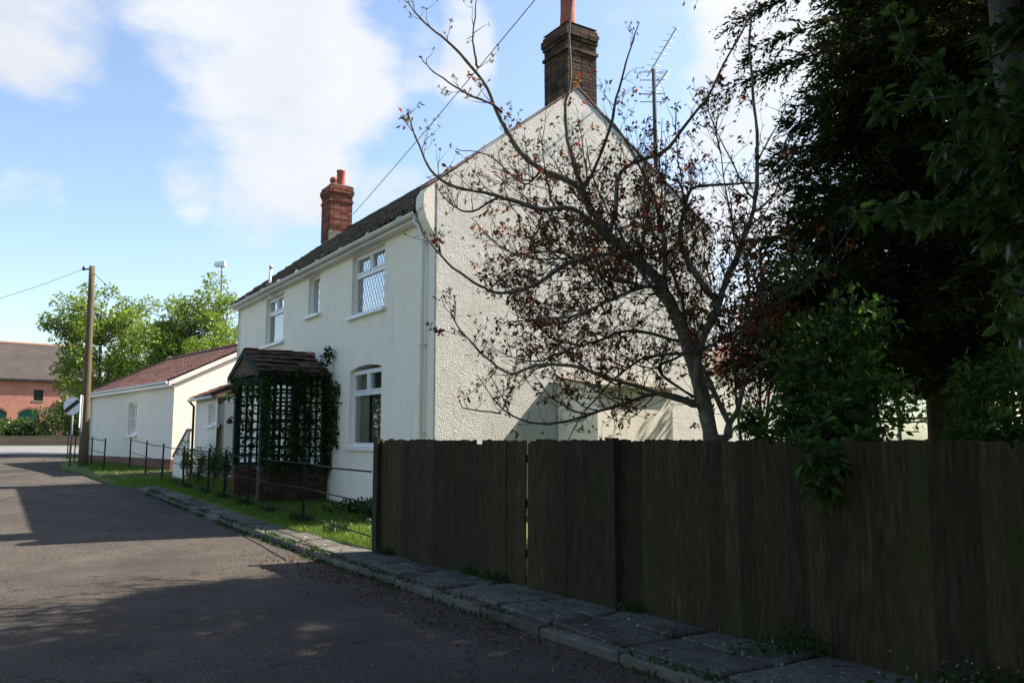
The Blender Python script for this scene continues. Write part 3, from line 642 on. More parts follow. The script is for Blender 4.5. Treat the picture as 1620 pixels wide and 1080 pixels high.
    v = MB(); v.tube([(-9.25, -.22, 5.5), (-9.25, -.12, 5.62), (-9.25, -.10, 6.02)], .04, 8); v.tube([(-9.25, -.10, 6.02), (-9.25, -.10, 6.10)], .055, 8); v.tube([(-9.25, -.22, 5.5), (-9.2, -.14, 5.25), (-8.9, -.04, 5.24)], .025, 8); v.build('vent_pipe', M['gutter'], HOUSE)
cottage()

def lean_tos():
    # store built against the near gable
    r = empty('store_shed', hw(0, 2.56, 0), ANG - math.pi / 2); tag(r, 'small smooth rendered store against the roughcast gable behind the fence', 'shed')
    m = MB(); m.hexa([(.035, 0, -.1), (1.2, 0, -.1), (1.2, 1.76, -.1), (.035, 1.76, -.1), (.035, 0, 2.62), (1.2, 0, 2.40), (1.2, 1.76, 2.40), (.035, 1.76, 2.62)]); m.build('wall', M['render'], r)
    m = MB(); m.hexa([(.035, -.06, 2.625), (1.28, -.06, 2.40), (1.28, 1.82, 2.40), (.035, 1.82, 2.625), (.035, -.06, 2.67), (1.28, -.06, 2.445), (1.28, 1.82, 2.445), (.035, 1.82, 2.67)]); m.build('roof', M['mortar'], r)
    # garage to the rear of the cottage
    r = empty('garage', hw(-.3, 7.0, 0), ANG - math.pi / 2); tag(r, 'roughcast garage with red tiled verge behind the cherry tree', 'garage')
    box('wall', M['roughcast'], r, -5, 0, 0, 4.6, -.1, 2.9)
    m = MB(); m.prism([(.1, -.15, 2.85), (.1, 2.3, 3.75), (.1, 4.75, 2.85), (.1, 4.75, 2.95), (.1, 2.3, 3.87), (.1, -.15, 2.95)], (-5.2, 0, 0)); rf = m.build('roof', M['concrete_tile'], r)
    for s, (ya, za, yb, zb) in enumerate(((-.15, 2.97, 2.3, 3.89), (2.3, 3.89, 4.75, 2.97))):
        for i in range(9):
            t0, t1 = i / 9, (i + .97) / 9
            p = MB(); p.hexa([(-.02, ya + (yb - ya) * t0, za + (zb - za) * t0 - .09), (.13, ya + (yb - ya) * t0, za + (zb - za) * t0 - .09), (.13, ya + (yb - ya) * t1, za + (zb - za) * t1 - .09), (-.02, ya + (yb - ya) * t1, za + (zb - za) * t1 - .09),
                              (-.02, ya + (yb - ya) * t0, za + (zb - za) * t0 + .02), (.13, ya + (yb - ya) * t0, za + (zb - za) * t0 + .02), (.13, ya + (yb - ya) * t1, za + (zb - za) * t1 + .02), (-.02, ya + (yb - ya) * t1, za + (zb - za) * t1 + .02)])
            p.build('verge_tile', M['ridge_tile'], rf)
    m = MB(); m.prism([(0, .0, 2.9), (0, 4.6, 2.9), (0, 2.3, 3.72)], (-.2, 0, 0)); m.build('gable', M['roughcast'], r)
    # outhouse at the far end, projecting a little in front of the cottage
    r = empty('outhouse', hw(-HL, -.5, 0), ANG - math.pi / 2); tag(r, 'low white outhouse with tiled roof and a small window between cottage and bungalow', 'outhouse')
    ops = [(-1.12, -.25, 1.95, 2.56)]
    wall_openings(-2.85, -.02, .1, 2.78, ops, .22, M['bung'], r, 'front_wall')
    box('side_wall', M['bung'], r, -2.85, -2.63, .221, 3.6, .1, 2.78); box('side_wall', M['bung'], r, -.24, -.02, .221, .495, .1, 2.78)
    m = MB(); m.prism([(-2.85, .0, 2.781), (-2.85, 3.6, 4.3), (-2.85, 3.6, 2.781)], (.22, 0, 0)); m.build('side_wall', M['bung'], r)
    m = MB(); m.prism([(-2.98, -.18, 2.74), (-2.98, 3.7, 4.36), (-2.98, 3.7, 4.42), (-2.98, -.18, 2.80)], (2.95, 0, 0)); rf = m.build('roof', M['concrete_tile'], r)
    lay_tiles(rf, 'roof_tile', 'inter', -.04, -2.95, -.21, 2.80, 3.7, .418, .29, .33, M['concrete_tile'], jit=.006)
    window(r, -1.12, -.25, 1.95, 2.56, fw=.06, sill_over=.06)
    m = MB(); m.tube([(-2.95, -.22, 2.74), (.0, -.22, 2.74)], .05, 8); m.build('gutter', M['gutter'], r)
    m = MB(); m.tube([(-2.86, -.21, 2.72), (-2.88, -.06, 2.55), (-2.88, -.06, .2)], .04, 8); m.build('downpipe', M['iron'], r)
    m = MB(); m.hexa([(-1.9, -.8, .1), (-.05, -.8, .1), (-.05, -.72, .1), (-1.9, -.72, .1), (-1.9, -.8, .95), (-.05, -.8, 1.75), (-.05, -.72, 1.75), (-1.9, -.72, .95)]); rw = m.build('ramp_wall', M['bung'], r)
    m = MB(); m.hexa([(-1.95, -.83, .952), (-.05, -.83, 1.755), (-.05, -.69, 1.755), (-1.95, -.69, .952), (-1.95, -.83, 1.01), (-.05, -.83, 1.81), (-.05, -.69, 1.81), (-1.95, -.69, 1.01)]); m.build('coping', M['mortar'], rw)
    # lamp on the far corner of the cottage
    o = MB(); p = (-HL + .25, -.001, 2.05); o.box(p[0] - .05, p[0] + .05, -.04, -.002, 1.98, 2.2); o.tube([(p[0], -.04, 2.1), (p[0], -.16, 2.16), (p[0], -.2, 2.12)], .018, 6); o.lathe([(.03, 2.12), (.09, 2.02), (.09, 1.98), (.02, 1.96)], (p[0], -.2), 10)
    w = o.build('wall_lamp', M['iron']); w.matrix_world = HM; tag(w, 'black wall lamp at the far corner of the cottage', 'lamp')
lean_tos()

# ------------------------------------------------------------------ porch
def porch():
    z0 = .10
    r = empty('porch', hw(-6.0, -.75, 0), ANG - math.pi / 2); tag(r, 'dark green trellis porch on low brick walls with tiled gable roof', 'porch')
    xa, xb = -1.11, 1.11; yf, yb = -.72, .748            # local to the porch: front and house side
    for side, (x0, x1) in (('l', (xa, xa + .22)), ('r', (xb - .22, xb))):
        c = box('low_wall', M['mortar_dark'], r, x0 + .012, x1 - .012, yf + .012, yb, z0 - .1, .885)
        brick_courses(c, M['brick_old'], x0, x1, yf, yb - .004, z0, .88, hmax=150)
        box('coping', M['kerb'], c, x0 - .02, x1 + .02, yf - .02, yb - .002, .886, .93)
    # posts
    G_ = M['green_paint']
    for x in (xa + .02, xb - .12):
        for y in (yf + .0, -.05, yb - .14): box('post', G_, r, x - .02, x + .12, y, y + .135, .931, 2.78)
    for x in (xa + .01, xb - .13): box('wall_plate', G_, r, x, x + .12, yf - .12, yb - .01, 2.781, 2.88)
    box('lintel', G_, r, xa + .131, xb - .131, yf - .005, yf + .10, 2.70, 2.879)
    # trellis slats, each its own piece
    for x in (xa + .05, xb - .09):
        for (y0, y1) in ((yf + .136, -.051), (.086, yb - .141)):
            box('rail', G_, r, x, x + .045, y0, y1, .932, .985); 
            for k in range(9): 
                z = 1.13 + k * .19; box('slat', G_, r, x + .001, x + .022, y0 + .001, y1 - .001, z, z + .045)
            for k in range(1, 4):
                y = y0 + (y1 - y0) * k / 4; box('slat', G_, r, x + .0235, x + .042, y - .024, y + .024, .986, 2.779)
    # roof
    pitch = .42; half = xb + .11; zr = 2.89 + half * pitch; ov = .11
    d = MB(); d.prism([(-half, yf - ov, 2.86), (half, yf - ov, 2.86), (half, yf - ov, 2.90), (0, yf - ov, zr), (-half, yf - ov, 2.90)], (0, yb - yf + ov - .004, 0)); rf = d.build('roof', M['porch_tile'], r)
    for sgn in (1, -1):
        me = tile_mesh('plain', .27, .36, math.atan(pitch), M['porch_tile'], 'roof_tile')
        for row in range(5):
            for cidx in range(6 + row % 2):
                y = max(yf - ov + .13, yf - ov + .13 + cidx * .27 - (.135 if row % 2 else 0))
                if y > yb - .14: continue
                dd = -.05 + row * .29 * math.cos(math.atan(pitch))
                o = bpy.data.objects.new('roof_tile', me); o.location = (sgn * (half - dd), y + random.uniform(-.012, .012), 2.915 + dd * pitch + random.uniform(-.012, .016))
                o.rotation_euler = (random.uniform(-.03, .03), random.uniform(-.03, .03), sgn * math.pi / 2 + random.uniform(-.03, .03)); link(o, rf)
    n = 7; prof = [(math.cos(math.pi * i / n) * .11, math.sin(math.pi * i / n) * .09) for i in range(n + 1)]
    rt = MB(); rt.add([(p[0], yy, p[1]) for yy in (0, .42) for p in prof], [(i + 1, i, n + 1 + i, n + 2 + i) for i in range(n)], True); me = rt.mesh('ridge_tile', M['ridge_tile'])
    for k in range(4):
        o = bpy.data.objects.new('ridge_tile', me); o.location = (0, yf - ov - .01 + k * .41, zr + random.uniform(-.005, .005)); link(o, rf)
    for sgn in (1, -1):
        b = MB(); b.prism([(sgn * (half + .03), yf - ov - .03, 2.80), (sgn * (half + .03), yf - ov - .03, 2.93), (0, yf - ov - .03, zr + .06), (0, yf - ov - .03, zr - .10)], (0, .028, 0)); b.build('bargeboard', G_, r)
    for k in range(6):
        x = -half * .78 + k * half * .26; 
        top = 2.88 + (half - max(abs(x), abs(x + half * .26))) * pitch
        box('gable_board', G_, r, x + .004, x + half * .26 - .004, yf - .10, yf - .08, 2.885, max(top, 2.93))
    box('porch_floor', M['slab'], r, xa + .23, xb - .23, yf, yb - .002, 0, .14)
porch()

# ------------------------------------------------------------------ bungalow beyond
def bungalow():
    a = math.radians(41); r = empty('bungalow', (-11.4, 28.0, 0), a - math.pi / 2); tag(r, 'cream rendered bungalow with red-brown tiled roof beyond the cottage', 'bungalow')
    Lb, Wb, ez = 10.0, 6.1, 3.40
    wall_openings(-Lb, 0, .85, ez, [(-4.85, -3.78, 1.69, 2.87)], .25, M['bung'], r, 'front_wall')
    gw = MB(); gw.prism([(.004, .004, .85), (.004, Wb, .85), (.004, Wb, ez), (.004, Wb / 2, ez + 1.42), (.004, .004, ez - .004)], (-.24, 0, 0)); gw.build('gable_wall', M['bung'], r)
    gw = MB(); gw.prism([(-Lb + .001, .251, .85), (-Lb + .001, Wb, .85), (-Lb + .001, Wb, ez), (-Lb + .001, Wb / 2, ez + 1.42), (-Lb + .001, .251, ez)], (.24, 0, 0)); gw.build('gable_wall', M['bung'], r)
    box('rear_wall', M['bung'], r, -Lb + .25, -.25, Wb - .25, Wb - .001, .85, ez)
    box('plinth', M['plinth'], r, -Lb - .01, .012, -.012, Wb, .1, .849)
    s = 1.5 / 3.05
    d = MB(); d.prism([(-Lb - .12, -.22, ez - .02), (-Lb - .12, Wb / 2, ez - .02 + s * (Wb / 2 + .22)), (-Lb - .12, Wb + .22, ez - .02), (-Lb - .12, Wb + .22, ez + .05), (-Lb - .12, Wb / 2, ez + .05 + s * (Wb / 2 + .22)), (-Lb - .12, -.22, ez + .05)], (Lb + .2, 0, 0)); rf = d.build('roof', M['concrete_tile'], r)
    lay_tiles(rf, 'roof_tile', 'inter', .10, -Lb - .14, -.26, ez + .05, Wb / 2 + .22, s, .30, .34, M['concrete_tile'], jit=.005)
    m = MB(); m.tube([(-Lb - .1, Wb / 2, ez + .07 + s * (Wb / 2 + .22)), (.1, Wb / 2, ez + .07 + s * (Wb / 2 + .22))], .10, 8); m.build('ridge', M['concrete_tile'], rf)
    m = MB(); m.prism([(.085, -.22, ez - .12), (.085, Wb / 2, ez - .12 + s * (Wb / 2 + .22)), (.085, Wb / 2, ez + .045 + s * (Wb / 2 + .22)), (.085, -.22, ez + .045)], (.025, 0, 0)); m.build('bargeboard', M['gutter'], r)
    box('fascia', M['white'], r, -Lb - .1, .08, -.245, -.221, ez - .13, ez + .02)
    box('soffit', M['white'], r, -Lb - .1, .06, -.219, -.002, ez - .13, ez - .11)
    m = MB(); m.tube([(-Lb - .12, -.29, ez), (.1, -.29, ez)], .05, 8); m.build('gutter', M['gutter'], r)
    m = MB(); m.tube([(-Lb + .15, -.28, ez - .05), (-Lb + .15, -.06, ez - .3), (-Lb + .15, -.06, .6)], .035, 8); m.build('downpipe', M['gutter'], r)
    window(r, -4.85, -3.78, 1.69, 2.87, bars=([-4.32], [2.3]), fw=.07)
    curtain('curtain', M['net'], r, -4.8, -4.35, .3, 1.65, 2.9, 4); curtain('curtain', M['net'], r, -4.25, -3.8, .3, 1.65, 2.9, 4)
bungalow()

# ------------------------------------------------------------------ barn and boundary wall across the main road
def barn():
    pr = Vector((-42.4, 85.1)); pl = Vector((-58.5, 72.7)); d = Vector((pr.x - pl.x, pr.y - pl.y)); L_ = d.length; rz = math.atan2(d.y, d.x)
    r = empty('brick_barn', (pl.x, pl.y, 1.0), rz); tag(r, 'long red brick barn with slate roof and arched green doors across the road', 'barn')
    eh = 6.25
    def lx(px):
        X = (px - 810) / F; # intersect bearing with wall line
        dirv = Vector((X, CT)); 
        # solve pl + t*d = k*dirv
        det = d.x * (-dirv.y) + dirv.x * d.y; t = ((-pl.x) * (-dirv.y) - (-dirv.x) * (-pl.y)) / det
        return t * L_
    doors = [(lx(-14), lx(19)), (lx(37), lx(70))]; wins = [(lx(59), lx(74), 4.3, 5.35), (lx(-16), lx(2), 4.3, 5.35)]
    ops = [(a, b, 0, 3.45) for a, b in doors] + wins
    m = wall_openings(0, L_, -.3, eh, ops, .35, M['barn_brick'], r, 'front_wall')
    box('end_wall', M['barn_brick'], r, L_ - .35, L_ - .001, .351, 8, -.3, eh); box('rear_wall', M['barn_brick'], r, 0, L_ - .36, 7.7, 8, -.3, eh)
    g = MB(); g.prism([(L_ - .001, .0, eh + .001), (L_ - .001, 8, eh + .001), (L_ - .001, 4, eh + 3.6)], (-.3, 0, 0)); g.build('gable', M['barn_brick'], r)
    for a, b in doors:
        dd = MB(); dd.box(a + .02, (a + b) / 2 - .02, .22, .28, 0, 3.0); dd.box((a + b) / 2 + .02, b - .02, .22, .28, 0, 3.0); door = dd.build('door', M['barn_green'], r)
        n = 10; ar = [(a + (b - a) * i / n, .2, 3.0 + .45 * (1 - (2 * i / n - 1) ** 2)) for i in range(n + 1)]
        f = MB(); f.prism(ar + [], (0, .06, 0)); f.build('fanlight', M['barn_green'], door)
        sp = MB()
        for s in (0, 1):
            half = ar[:n // 2 + 1] if s == 0 else ar[n // 2:][::-1]
            sp.prism([((a if s == 0 else b), .004, 3.449)] + [(p[0], .004, p[2] - .002) for p in half], (0, .19, 0))
        sp.build('arch', M['barn_brick'], r)
        k = MB()
        for i in range(n): 
            p, q = ar[i], ar[i + 1]; k.hexa([(p[0], -.03, p[2]), (q[0], -.03, q[2]), (q[0], .003, q[2]), (p[0], .003, p[2]), (p[0], -.03, p[2] + .22), (q[0], -.03, q[2] + .22), (q[0], .003, q[2] + .22), (p[0], .003, p[2] + .22)])
        k.build('arch_ring', M['plinth'], r)
    for a, b, c, e in wins:
        f = MB(); f.box(a, b, .1, .16, c, c + .08); f.box(a, b, .1, .16, e - .08, e); f.box(a, a + .08, .1, .16, c + .08, e - .08); f.box(b - .08, b, .1, .16, c + .08, e - .08)
        for i in (1, 2): x = a + (b - a) * i / 3; f.box(x - .03, x + .03, .1, .15, c + .08, e - .08)
        f.box(a + .08, b - .08, .105, .145, (c + e) / 2 - .03, (c + e) / 2 + .03); w = f.build('window', M['green_paint'], r)
        box('pane', M['dark_room'], w, a + .05, b - .05, .18, .2, c + .05, e - .05); box('sill', M['mortar'], w, a - .1, b + .1, -.06, .1, c - .12, c - .002)
    d_ = MB(); d_.prism([(-.3, -.3, eh - .05), (-.3, 4, eh + 3.75), (-.3, 8.3, eh - .05), (-.3, 8.3, eh + .1), (-.3, 4, eh + 3.95), (-.3, -.3, eh + .1)], (L_ + .6, 0, 0)); rf = d_.build('roof', M['slate'], r)
    # courses of slates, one long thin step for each row
    for k in range(22):
        t = k / 22; y = -.32 + 4.3 * t; z = eh + .11 + 3.85 * t; c = MB(); c.hexa([(-.3, y, z - .01), (L_ + .3, y, z - .01), (L_ + .3, y + .23, z + .16), (-.3, y + .23, z + .16), (-.3, y, z + .05), (L_ + .3, y, z + .05), (L_ + .3, y + .23, z + .19), (-.3, y + .23, z + .19)]); c.build('slate_course', M['slate'], rf)
    rd = MB(); rd.tube([(-.3, 4, eh + 3.97), (L_ + .3, 4, eh + 3.97)], .17, 8); rd.build('ridge', M['verge_tile'], rf)
    box('gutter', M['iron'], r, -.3, L_ + .3, -.42, -.30, eh - .12, eh - .02)
    # garden wall along the far side of the main road
    pa, pb = W(-340, 704, 68.0), W(150, 704, 69.5); d2 = Vector((pb.x - pa.x, pb.y - pa.y)); r = empty('boundary_wall', (pa.x, pa.y, 0), math.atan2(d2.y, d2.x)); tag(r, 'low brick boundary wall in front of the barn across the main road', 'wall')
    box('brickwork', M['wall_brick'], r, 0, d2.length, 0, .23, .8, 1.72); box('coping', M['mortar'], r, -.03, d2.length + .03, -.05, .28, 1.721, 1.81)
    v = MB(); v.add([(pa.x - 30, 64.8, gz(66) + .03), (pb.x + 3, 66.4, gz(66) + .03), (pb.x + 3, 70, gz(70) + .03), (pa.x - 30, 68.5, gz(70) + .03)], [(0, 1, 2, 3)]); tag(v.build('verge', M['lawn']), kind='structure')
barn()

# ------------------------------------------------------------------ poles, wires, signs, lamp
PL_TOP = None
def poles():
    global PL_TOP
    b = W(133, 722, 30.5); t = W(146, 421, 30.5); m = MB()
    n = 8; m.tube([Vector((b.x, b.y, gz(30.5) - .2)).lerp(t, i / n) for i in range(n + 1)], [.155 - .05 * i / n for i in range(n + 1)], 14)
    p = m.build('telegraph_pole', M['pole_wood']); tag(p, 'brown wooden telegraph pole on the verge by the bungalow', 'pole'); PL_TOP = t
    MB().tube([t + Vector((-.32, 0, -.12)), t + Vector((.1, 0, -.10))], .03, 6).build('bracket', M['iron'], p)
    MB().tube([t + Vector((-.32, 0, -.16)), t + Vector((-.32, 0, -.02))], .045, 8).build('insulator', M['iron'], p)
    b2 = Vector((4.84, 7.6, 0)); t2 = Vector((4.68, 7.6, 11.6)); m = MB(); m.tube([b2.lerp(t2, i / 10) for i in range(11)], [.15 - .04 * i / 10 for i in range(11)], 16)
    p2 = m.build('telegraph_pole', M['grey_pole']); tag(p2, 'silvery weathered telegraph pole among the leaves by the fence', 'pole')
    MB().tube([b2 + Vector((-.16, -.02, 2.3)), b2 + Vector((-.16, -.02, 2.42))], .02, 6).build('plate', M['metal'], p2)
    def wire(name, a, c, sag, label, rad=.009):
        pts = [a.lerp(c, i / 20) - Vector((0, 0, sag * 4 * (i / 20) * (1 - i / 20))) for i in range(21)]
        tag(MB().tube(pts, rad, 5).build(name, M['cable']), label, 'wire')
    wire('overhead_wire', t + Vector((-.32, 0, -.1)), W(-420, 540, 22), .5, 'overhead wire leaving the brown telegraph pole towards the road side')
    wire('overhead_wire', t + Vector((.06, 0, -.25)), hw(-HL, -.03, 5.15), .75, 'overhead wire sagging from the brown telegraph pole to the cottage', .012)
    wire('overhead_wire', t2 + Vector((-.1, 0, -.2)), hw(-11.7, 3.15, 8.55), .15, 'overhead wire rising from the far chimney across the sky', .010)
    # round sign: white disc with a black diagonal band
    c = W(115, 642, 30.2); g = gz(30.2); R = .33
    r = empty('road_sign', (c.x, c.y, g), 0); tag(r, 'round white road sign with black diagonal band beside the pole', 'road sign'); hgt = c.z - g
    m = MB(); n = 32; m.v = []; 
    def disc(rad, y0, y1): return MB().prism([(rad * math.cos(2 * math.pi * i / n), y0, hgt + rad * math.sin(2 * math.pi * i / n)) for i in range(n)], (0, y1 - y0, 0))
    disc(R, -.03, -.01).build('plate', M['sign_grey'], r); disc(R - .012, -.036, -.031).build('face', M['sign_white'], r)
    a0 = math.radians(40); hb = .075; Rr = R - .014; ext = math.sqrt(Rr ** 2 - hb ** 2); arc = math.asin(hb / Rr); pts = []
    for s in (0, math.pi):
        for i in range(7): aa = a0 + s - arc + 2 * arc * i / 6; pts.append((Rr * math.cos(aa), -.041, hgt + Rr * math.sin(aa)))
    MB().prism(pts, (0, .004, 0)).build('band', M['sign_black'], r)
    MB().tube([(0, .03, -.1), (0, .03, hgt + .2)], .038, 10).build('post', M['sign_grey'], r)
    c2 = W(129.5, 652, 29.6); r = empty('road_sign', (c2.x, c2.y, gz(29.6)), math.radians(-72)); tag(r, 'narrow sign plate seen edge-on against the brown telegraph pole', 'road sign')
    box('plate', M['sign_white'], r, -.2, .2, -.05, -.03, 1.5, 2.65); MB().tube([(0, 0, -.1), (0, 0, 2.6)], .03, 8).build('post', M['sign_grey'], r)
    # street lamp behind the trees
    q = W(352, 421, 46.5); r = empty('street_lamp', (q.x, q.y, gz(46.5)), 0); tag(r, 'grey street lamp rising above the green trees', 'street lamp'); hh = q.z - gz(46.5)
    MB().tube([(0, 0, 0), (0, 0, 2), (0, 0, hh - .3), (0, 0, hh)], [.11, .11, .075, .06], 10).build('column', M['metal'], r)
    m = MB(); m.hexa([(-.45, -.16, hh + .02), (.18, -.16, hh), (.18, .16, hh), (-.45, .16, hh + .02), (-.40, -.12, hh + .22), (.14, -.12, hh + .28), (.14, .12, hh + .28), (-.40, .12, hh + .22)]); m.build('lantern', M['white'], r)
    box('lens', M['sign_white'], r, -.40, .1, -.13, .13, hh - .05, hh - .001)
poles()

# ------------------------------------------------------------------ iron estate railing
def railing(name, pxs, perp, label, start=None):
    r = empty(name, (*K(10, perp), 0), 0); r.location = (0, 0, 0); tag(r, label, 'railing', 'iron railings along the lawn'); P = []
    for px in pxs:
        best = min(np.arange(0, 40, .02), key=lambda s: abs((lambda q: 810 + F * q[0] / (q[1] * CT + (-.6) * ST))(K(s, perp)) - px)); P.append(K(best, perp))
    for (x, y) in P:
        g = gz(y) + .10; m = MB(); lean = random.uniform(-.015, .015)
        m.hexa([(x - .022, y - .014, g - .1), (x + .022, y - .014, g - .1), (x + .022, y + .014, g - .1), (x - .022, y + .014, g - .1), (x - .02 + lean, y - .012, g + 1.02), (x + .02 + lean, y - .012, g + 1.02), (x + .02 + lean, y + .012, g + 1.02), (x - .02 + lean, y + .012, g + 1.02)])
        m.lathe([(.022, g + 1.02), (.026, g + 1.045), (.012, g + 1.06)], (x + lean, y), 6); m.build('post', M['iron'], r)
    Q = ([start] if start else []) + P
    for h, rad in ((.97, .013), (.56, .010), (.14, .010)):
        pts = []
        for i, (x, y) in enumerate(Q):
            pts.append(Vector((x, y, gz(y) + .10 + h)))
            if i < len(Q) - 1: xm, ym = (x + Q[i + 1][0]) / 2, (y + Q[i + 1][1]) / 2; pts.append(Vector((xm, ym, gz(ym) + .10 + h - random.uniform(0, .025))))
        MB().tube(pts, rad, 6).build('rail', M['iron'], r)
    return r
railing('iron_railing', [481, 394, 356, 331, 291, 257, 231, 206], .95, 'long black iron railing with three rails in front of the cottage and porch', K(3.3, .70))
railing('iron_railing', [165, 145, 118, 107], .12, 'short black iron railing beside the brown telegraph pole')

# ------------------------------------------------------------------ board fence
FA = np.array([-1.67, 10.7]); FD = np.array([.597, -.802]); FD /= np.linalg.norm(FD); FN = np.array([FD[1], -FD[0]])   # normal towards the road
def fence():
    rz = math.atan2(FD[1], FD[0]); r = empty('board_fence', (FA[0], FA[1], 0), rz); tag(r, 'tall weathered close-boarded timber fence along the pavement', 'fence')
    # local: x along the fence away from its far end, -y towards the road
    meshes = []
    for k in range(9):
        w, t, h = .1475 + random.uniform(-.003, .004), .015, 1.42; n = 5; vs = []; fs = []
        tops = [h + random.uniform(-.007, .005) for _ in range(n + 1)]
        if k == 3: tops[2] -= .05
        if k == 6: tops[0] -= .03; tops[1] -= .02
        bow = random.uniform(-.006, .006); rows = 7
        for j in range(rows):
            tt = j / (rows - 1)
            for i in range(n + 1):
                z = (tops[i]) * tt; x = -w / 2 + w * i / n + bow * math.sin(tt * math.pi); c = .003 * math.sin(i / n * math.pi + k) * (1 if k % 2 else -1)
                vs += [(x, -t / 2 + c - .006 * i / n, z), (x, t / 2 + c, z)]
        idx = lambda j, i, s: (j * (n + 1) + i) * 2 + s
        for j in range(rows - 1):
            for i in range(n):
                fs.append((idx(j, i, 0), idx(j, i + 1, 0), idx(j + 1, i + 1, 0), idx(j + 1, i, 0))); fs.append((idx(j, i + 1, 1), idx(j, i, 1), idx(j + 1, i, 1), idx(j + 1, i + 1, 1)))
            fs.append((idx(j, 0, 1), idx(j, 0, 0), idx(j + 1, 0, 0), idx(j + 1, 0, 1))); fs.append((idx(j, n, 0), idx(j, n, 1), idx(j + 1, n, 1), idx(j + 1, n, 0)))
        for i in range(n): fs.append((idx(rows - 1, i, 0), idx(rows - 1, i + 1, 0), idx(rows - 1, i + 1, 1), idx(rows - 1, i, 1)))
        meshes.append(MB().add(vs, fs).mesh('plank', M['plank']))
    s = .10; i = 0; gap = False
    while s < 16.5:
        if not gap and s > 3.05: s += .062; gap = True; continue                    # the missing strip by the gate
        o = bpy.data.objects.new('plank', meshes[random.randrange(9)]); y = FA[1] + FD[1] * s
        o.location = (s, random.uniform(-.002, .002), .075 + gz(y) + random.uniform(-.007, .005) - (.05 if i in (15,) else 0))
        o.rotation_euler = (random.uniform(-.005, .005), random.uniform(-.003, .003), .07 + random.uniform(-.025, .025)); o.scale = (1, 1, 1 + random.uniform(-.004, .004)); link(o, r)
        if i == 20: o.rotation_euler.y += .014
        s += .1405 + random.uniform(-.002, .003) + (.02 if i == 18 else 0); i += 1
    for z in (.30, .78, 1.22):
        m = MB(); m.box(.0, 16.6, .02, .085, z + .05, z + .13); m.build('rail', M['post_wood'], r)
    for sp, fr in ((-.02, True), (4.30, True), (8.9, False), (12.0, False)):
        y = FA[1] + FD[1] * sp; m = MB(); y0 = -.075 if fr else .09
        m.box(sp - .055, sp + .055, y0, y0 + .085 if not fr else -.012, -.1, 1.515); m.build('post', M['post_wood'], r)
    for sp in (2.0, 6.5): m = MB(); m.box(sp - .05, sp + .05, .09, .19, -.1, 1.45); m.build('post', M['post_wood'], r)
fence()

# ------------------------------------------------------------------ aerial, greenhouse
def aerial():
    b = W(1037, 240, 17.3); r = empty('television_aerial', (b.x, b.y, 6.6), 0); tag(r, 'television aerial on a mast behind the near chimney', 'aerial'); t = W(1040, 110, 17.3).z - 6.6
    MB().tube([(0, 0, 0), (0, 0, t)], .045, 8).build('mast', M['grey_pole'], r)
    for zz, ln in ((t - .05, 1.25), (t - .55, .7)):
        a = Vector((-.1, .25, zz)); c = Vector((.05 + .16 * ln, -ln, zz + .28 * ln)); bm = MB().tube([a, c], .014, 6).build('boom', M['metal'], r)
        for i in range(8):
            p = a.lerp(c, .12 + .88 * i / 7); MB().tube([p + Vector((-.17 + .008 * i, -.04, 0)), p + Vector((.17 - .008 * i, .04, 0))], .006, 5).build('element', M['metal'], bm)
        MB().box(-.28, .28, .22, .24, zz - .10, zz - .085).box(-.28, .28, .22, .24, zz + .085, zz + .10).build('reflector', M['metal'], bm)
aerial()
def greenhouse():
    r = empty('greenhouse', (7.35, 15.2, .1), math.radians(-14)); tag(r, 'small glazed greenhouse seen through the shrubs behind the fence', 'greenhouse')
    w, l, e, h = 1.1, 1.5, 1.75, 2.62; f = MB(); bar = .022
    def rod(a, b, R=bar): MB().tube([a, b], R, 6).build('glazing_bar', M['alu'], r)
    for sx in (-1, 1):
        for k in range(5): y = -l + 2 * l * k / 4; rod((sx * w, y, 0), (sx * w, y, e)); rod((sx * w, y, e), (0, y, h))
        rod((sx * w, -l, e), (sx * w, l, e), .03); rod((sx * w, -l, .03), (sx * w, l, .03), .03)
        for k in range(4):
            y0, y1 = -l + l * k / 2 + .02, -l + l * (k + 1) / 2 - .02
            MB().add([(sx * w, y0, .05), (sx * w, y1, .05), (sx * w, y1, e), (sx * w, y0, e)], [(0, 1, 2, 3)]).build('pane', M['gh_glass'], r)
            MB().add([(sx * w, y0, e + .01), (sx * w, y1, e + .01), (0, y1, h), (0, y0, h)], [(0, 1, 2, 3)]).build('pane', M['gh_glass'], r)
    rod((0, -l, h), (0, l, h), .03)
    for y in (-l, l):
        for x in (-.55, 0, .55): rod((x, y, 0), (x, y, h - abs(x) / w * (h - e)))
        rod((-w, y, e), (w, y, e))
        for x0, x1 in ((-1.08, -.57), (-.53, -.02), (.02, .53), (.57, 1.08)):
            MB().add([(x0, y, .05), (x1, y, .05), (x1, y, h - abs(x1) / w * (h - e)), (x0, y, h - abs(x0) / w * (h - e))], [(0, 1, 2, 3)]).build('pane', M['gh_glass'], r)
greenhouse()

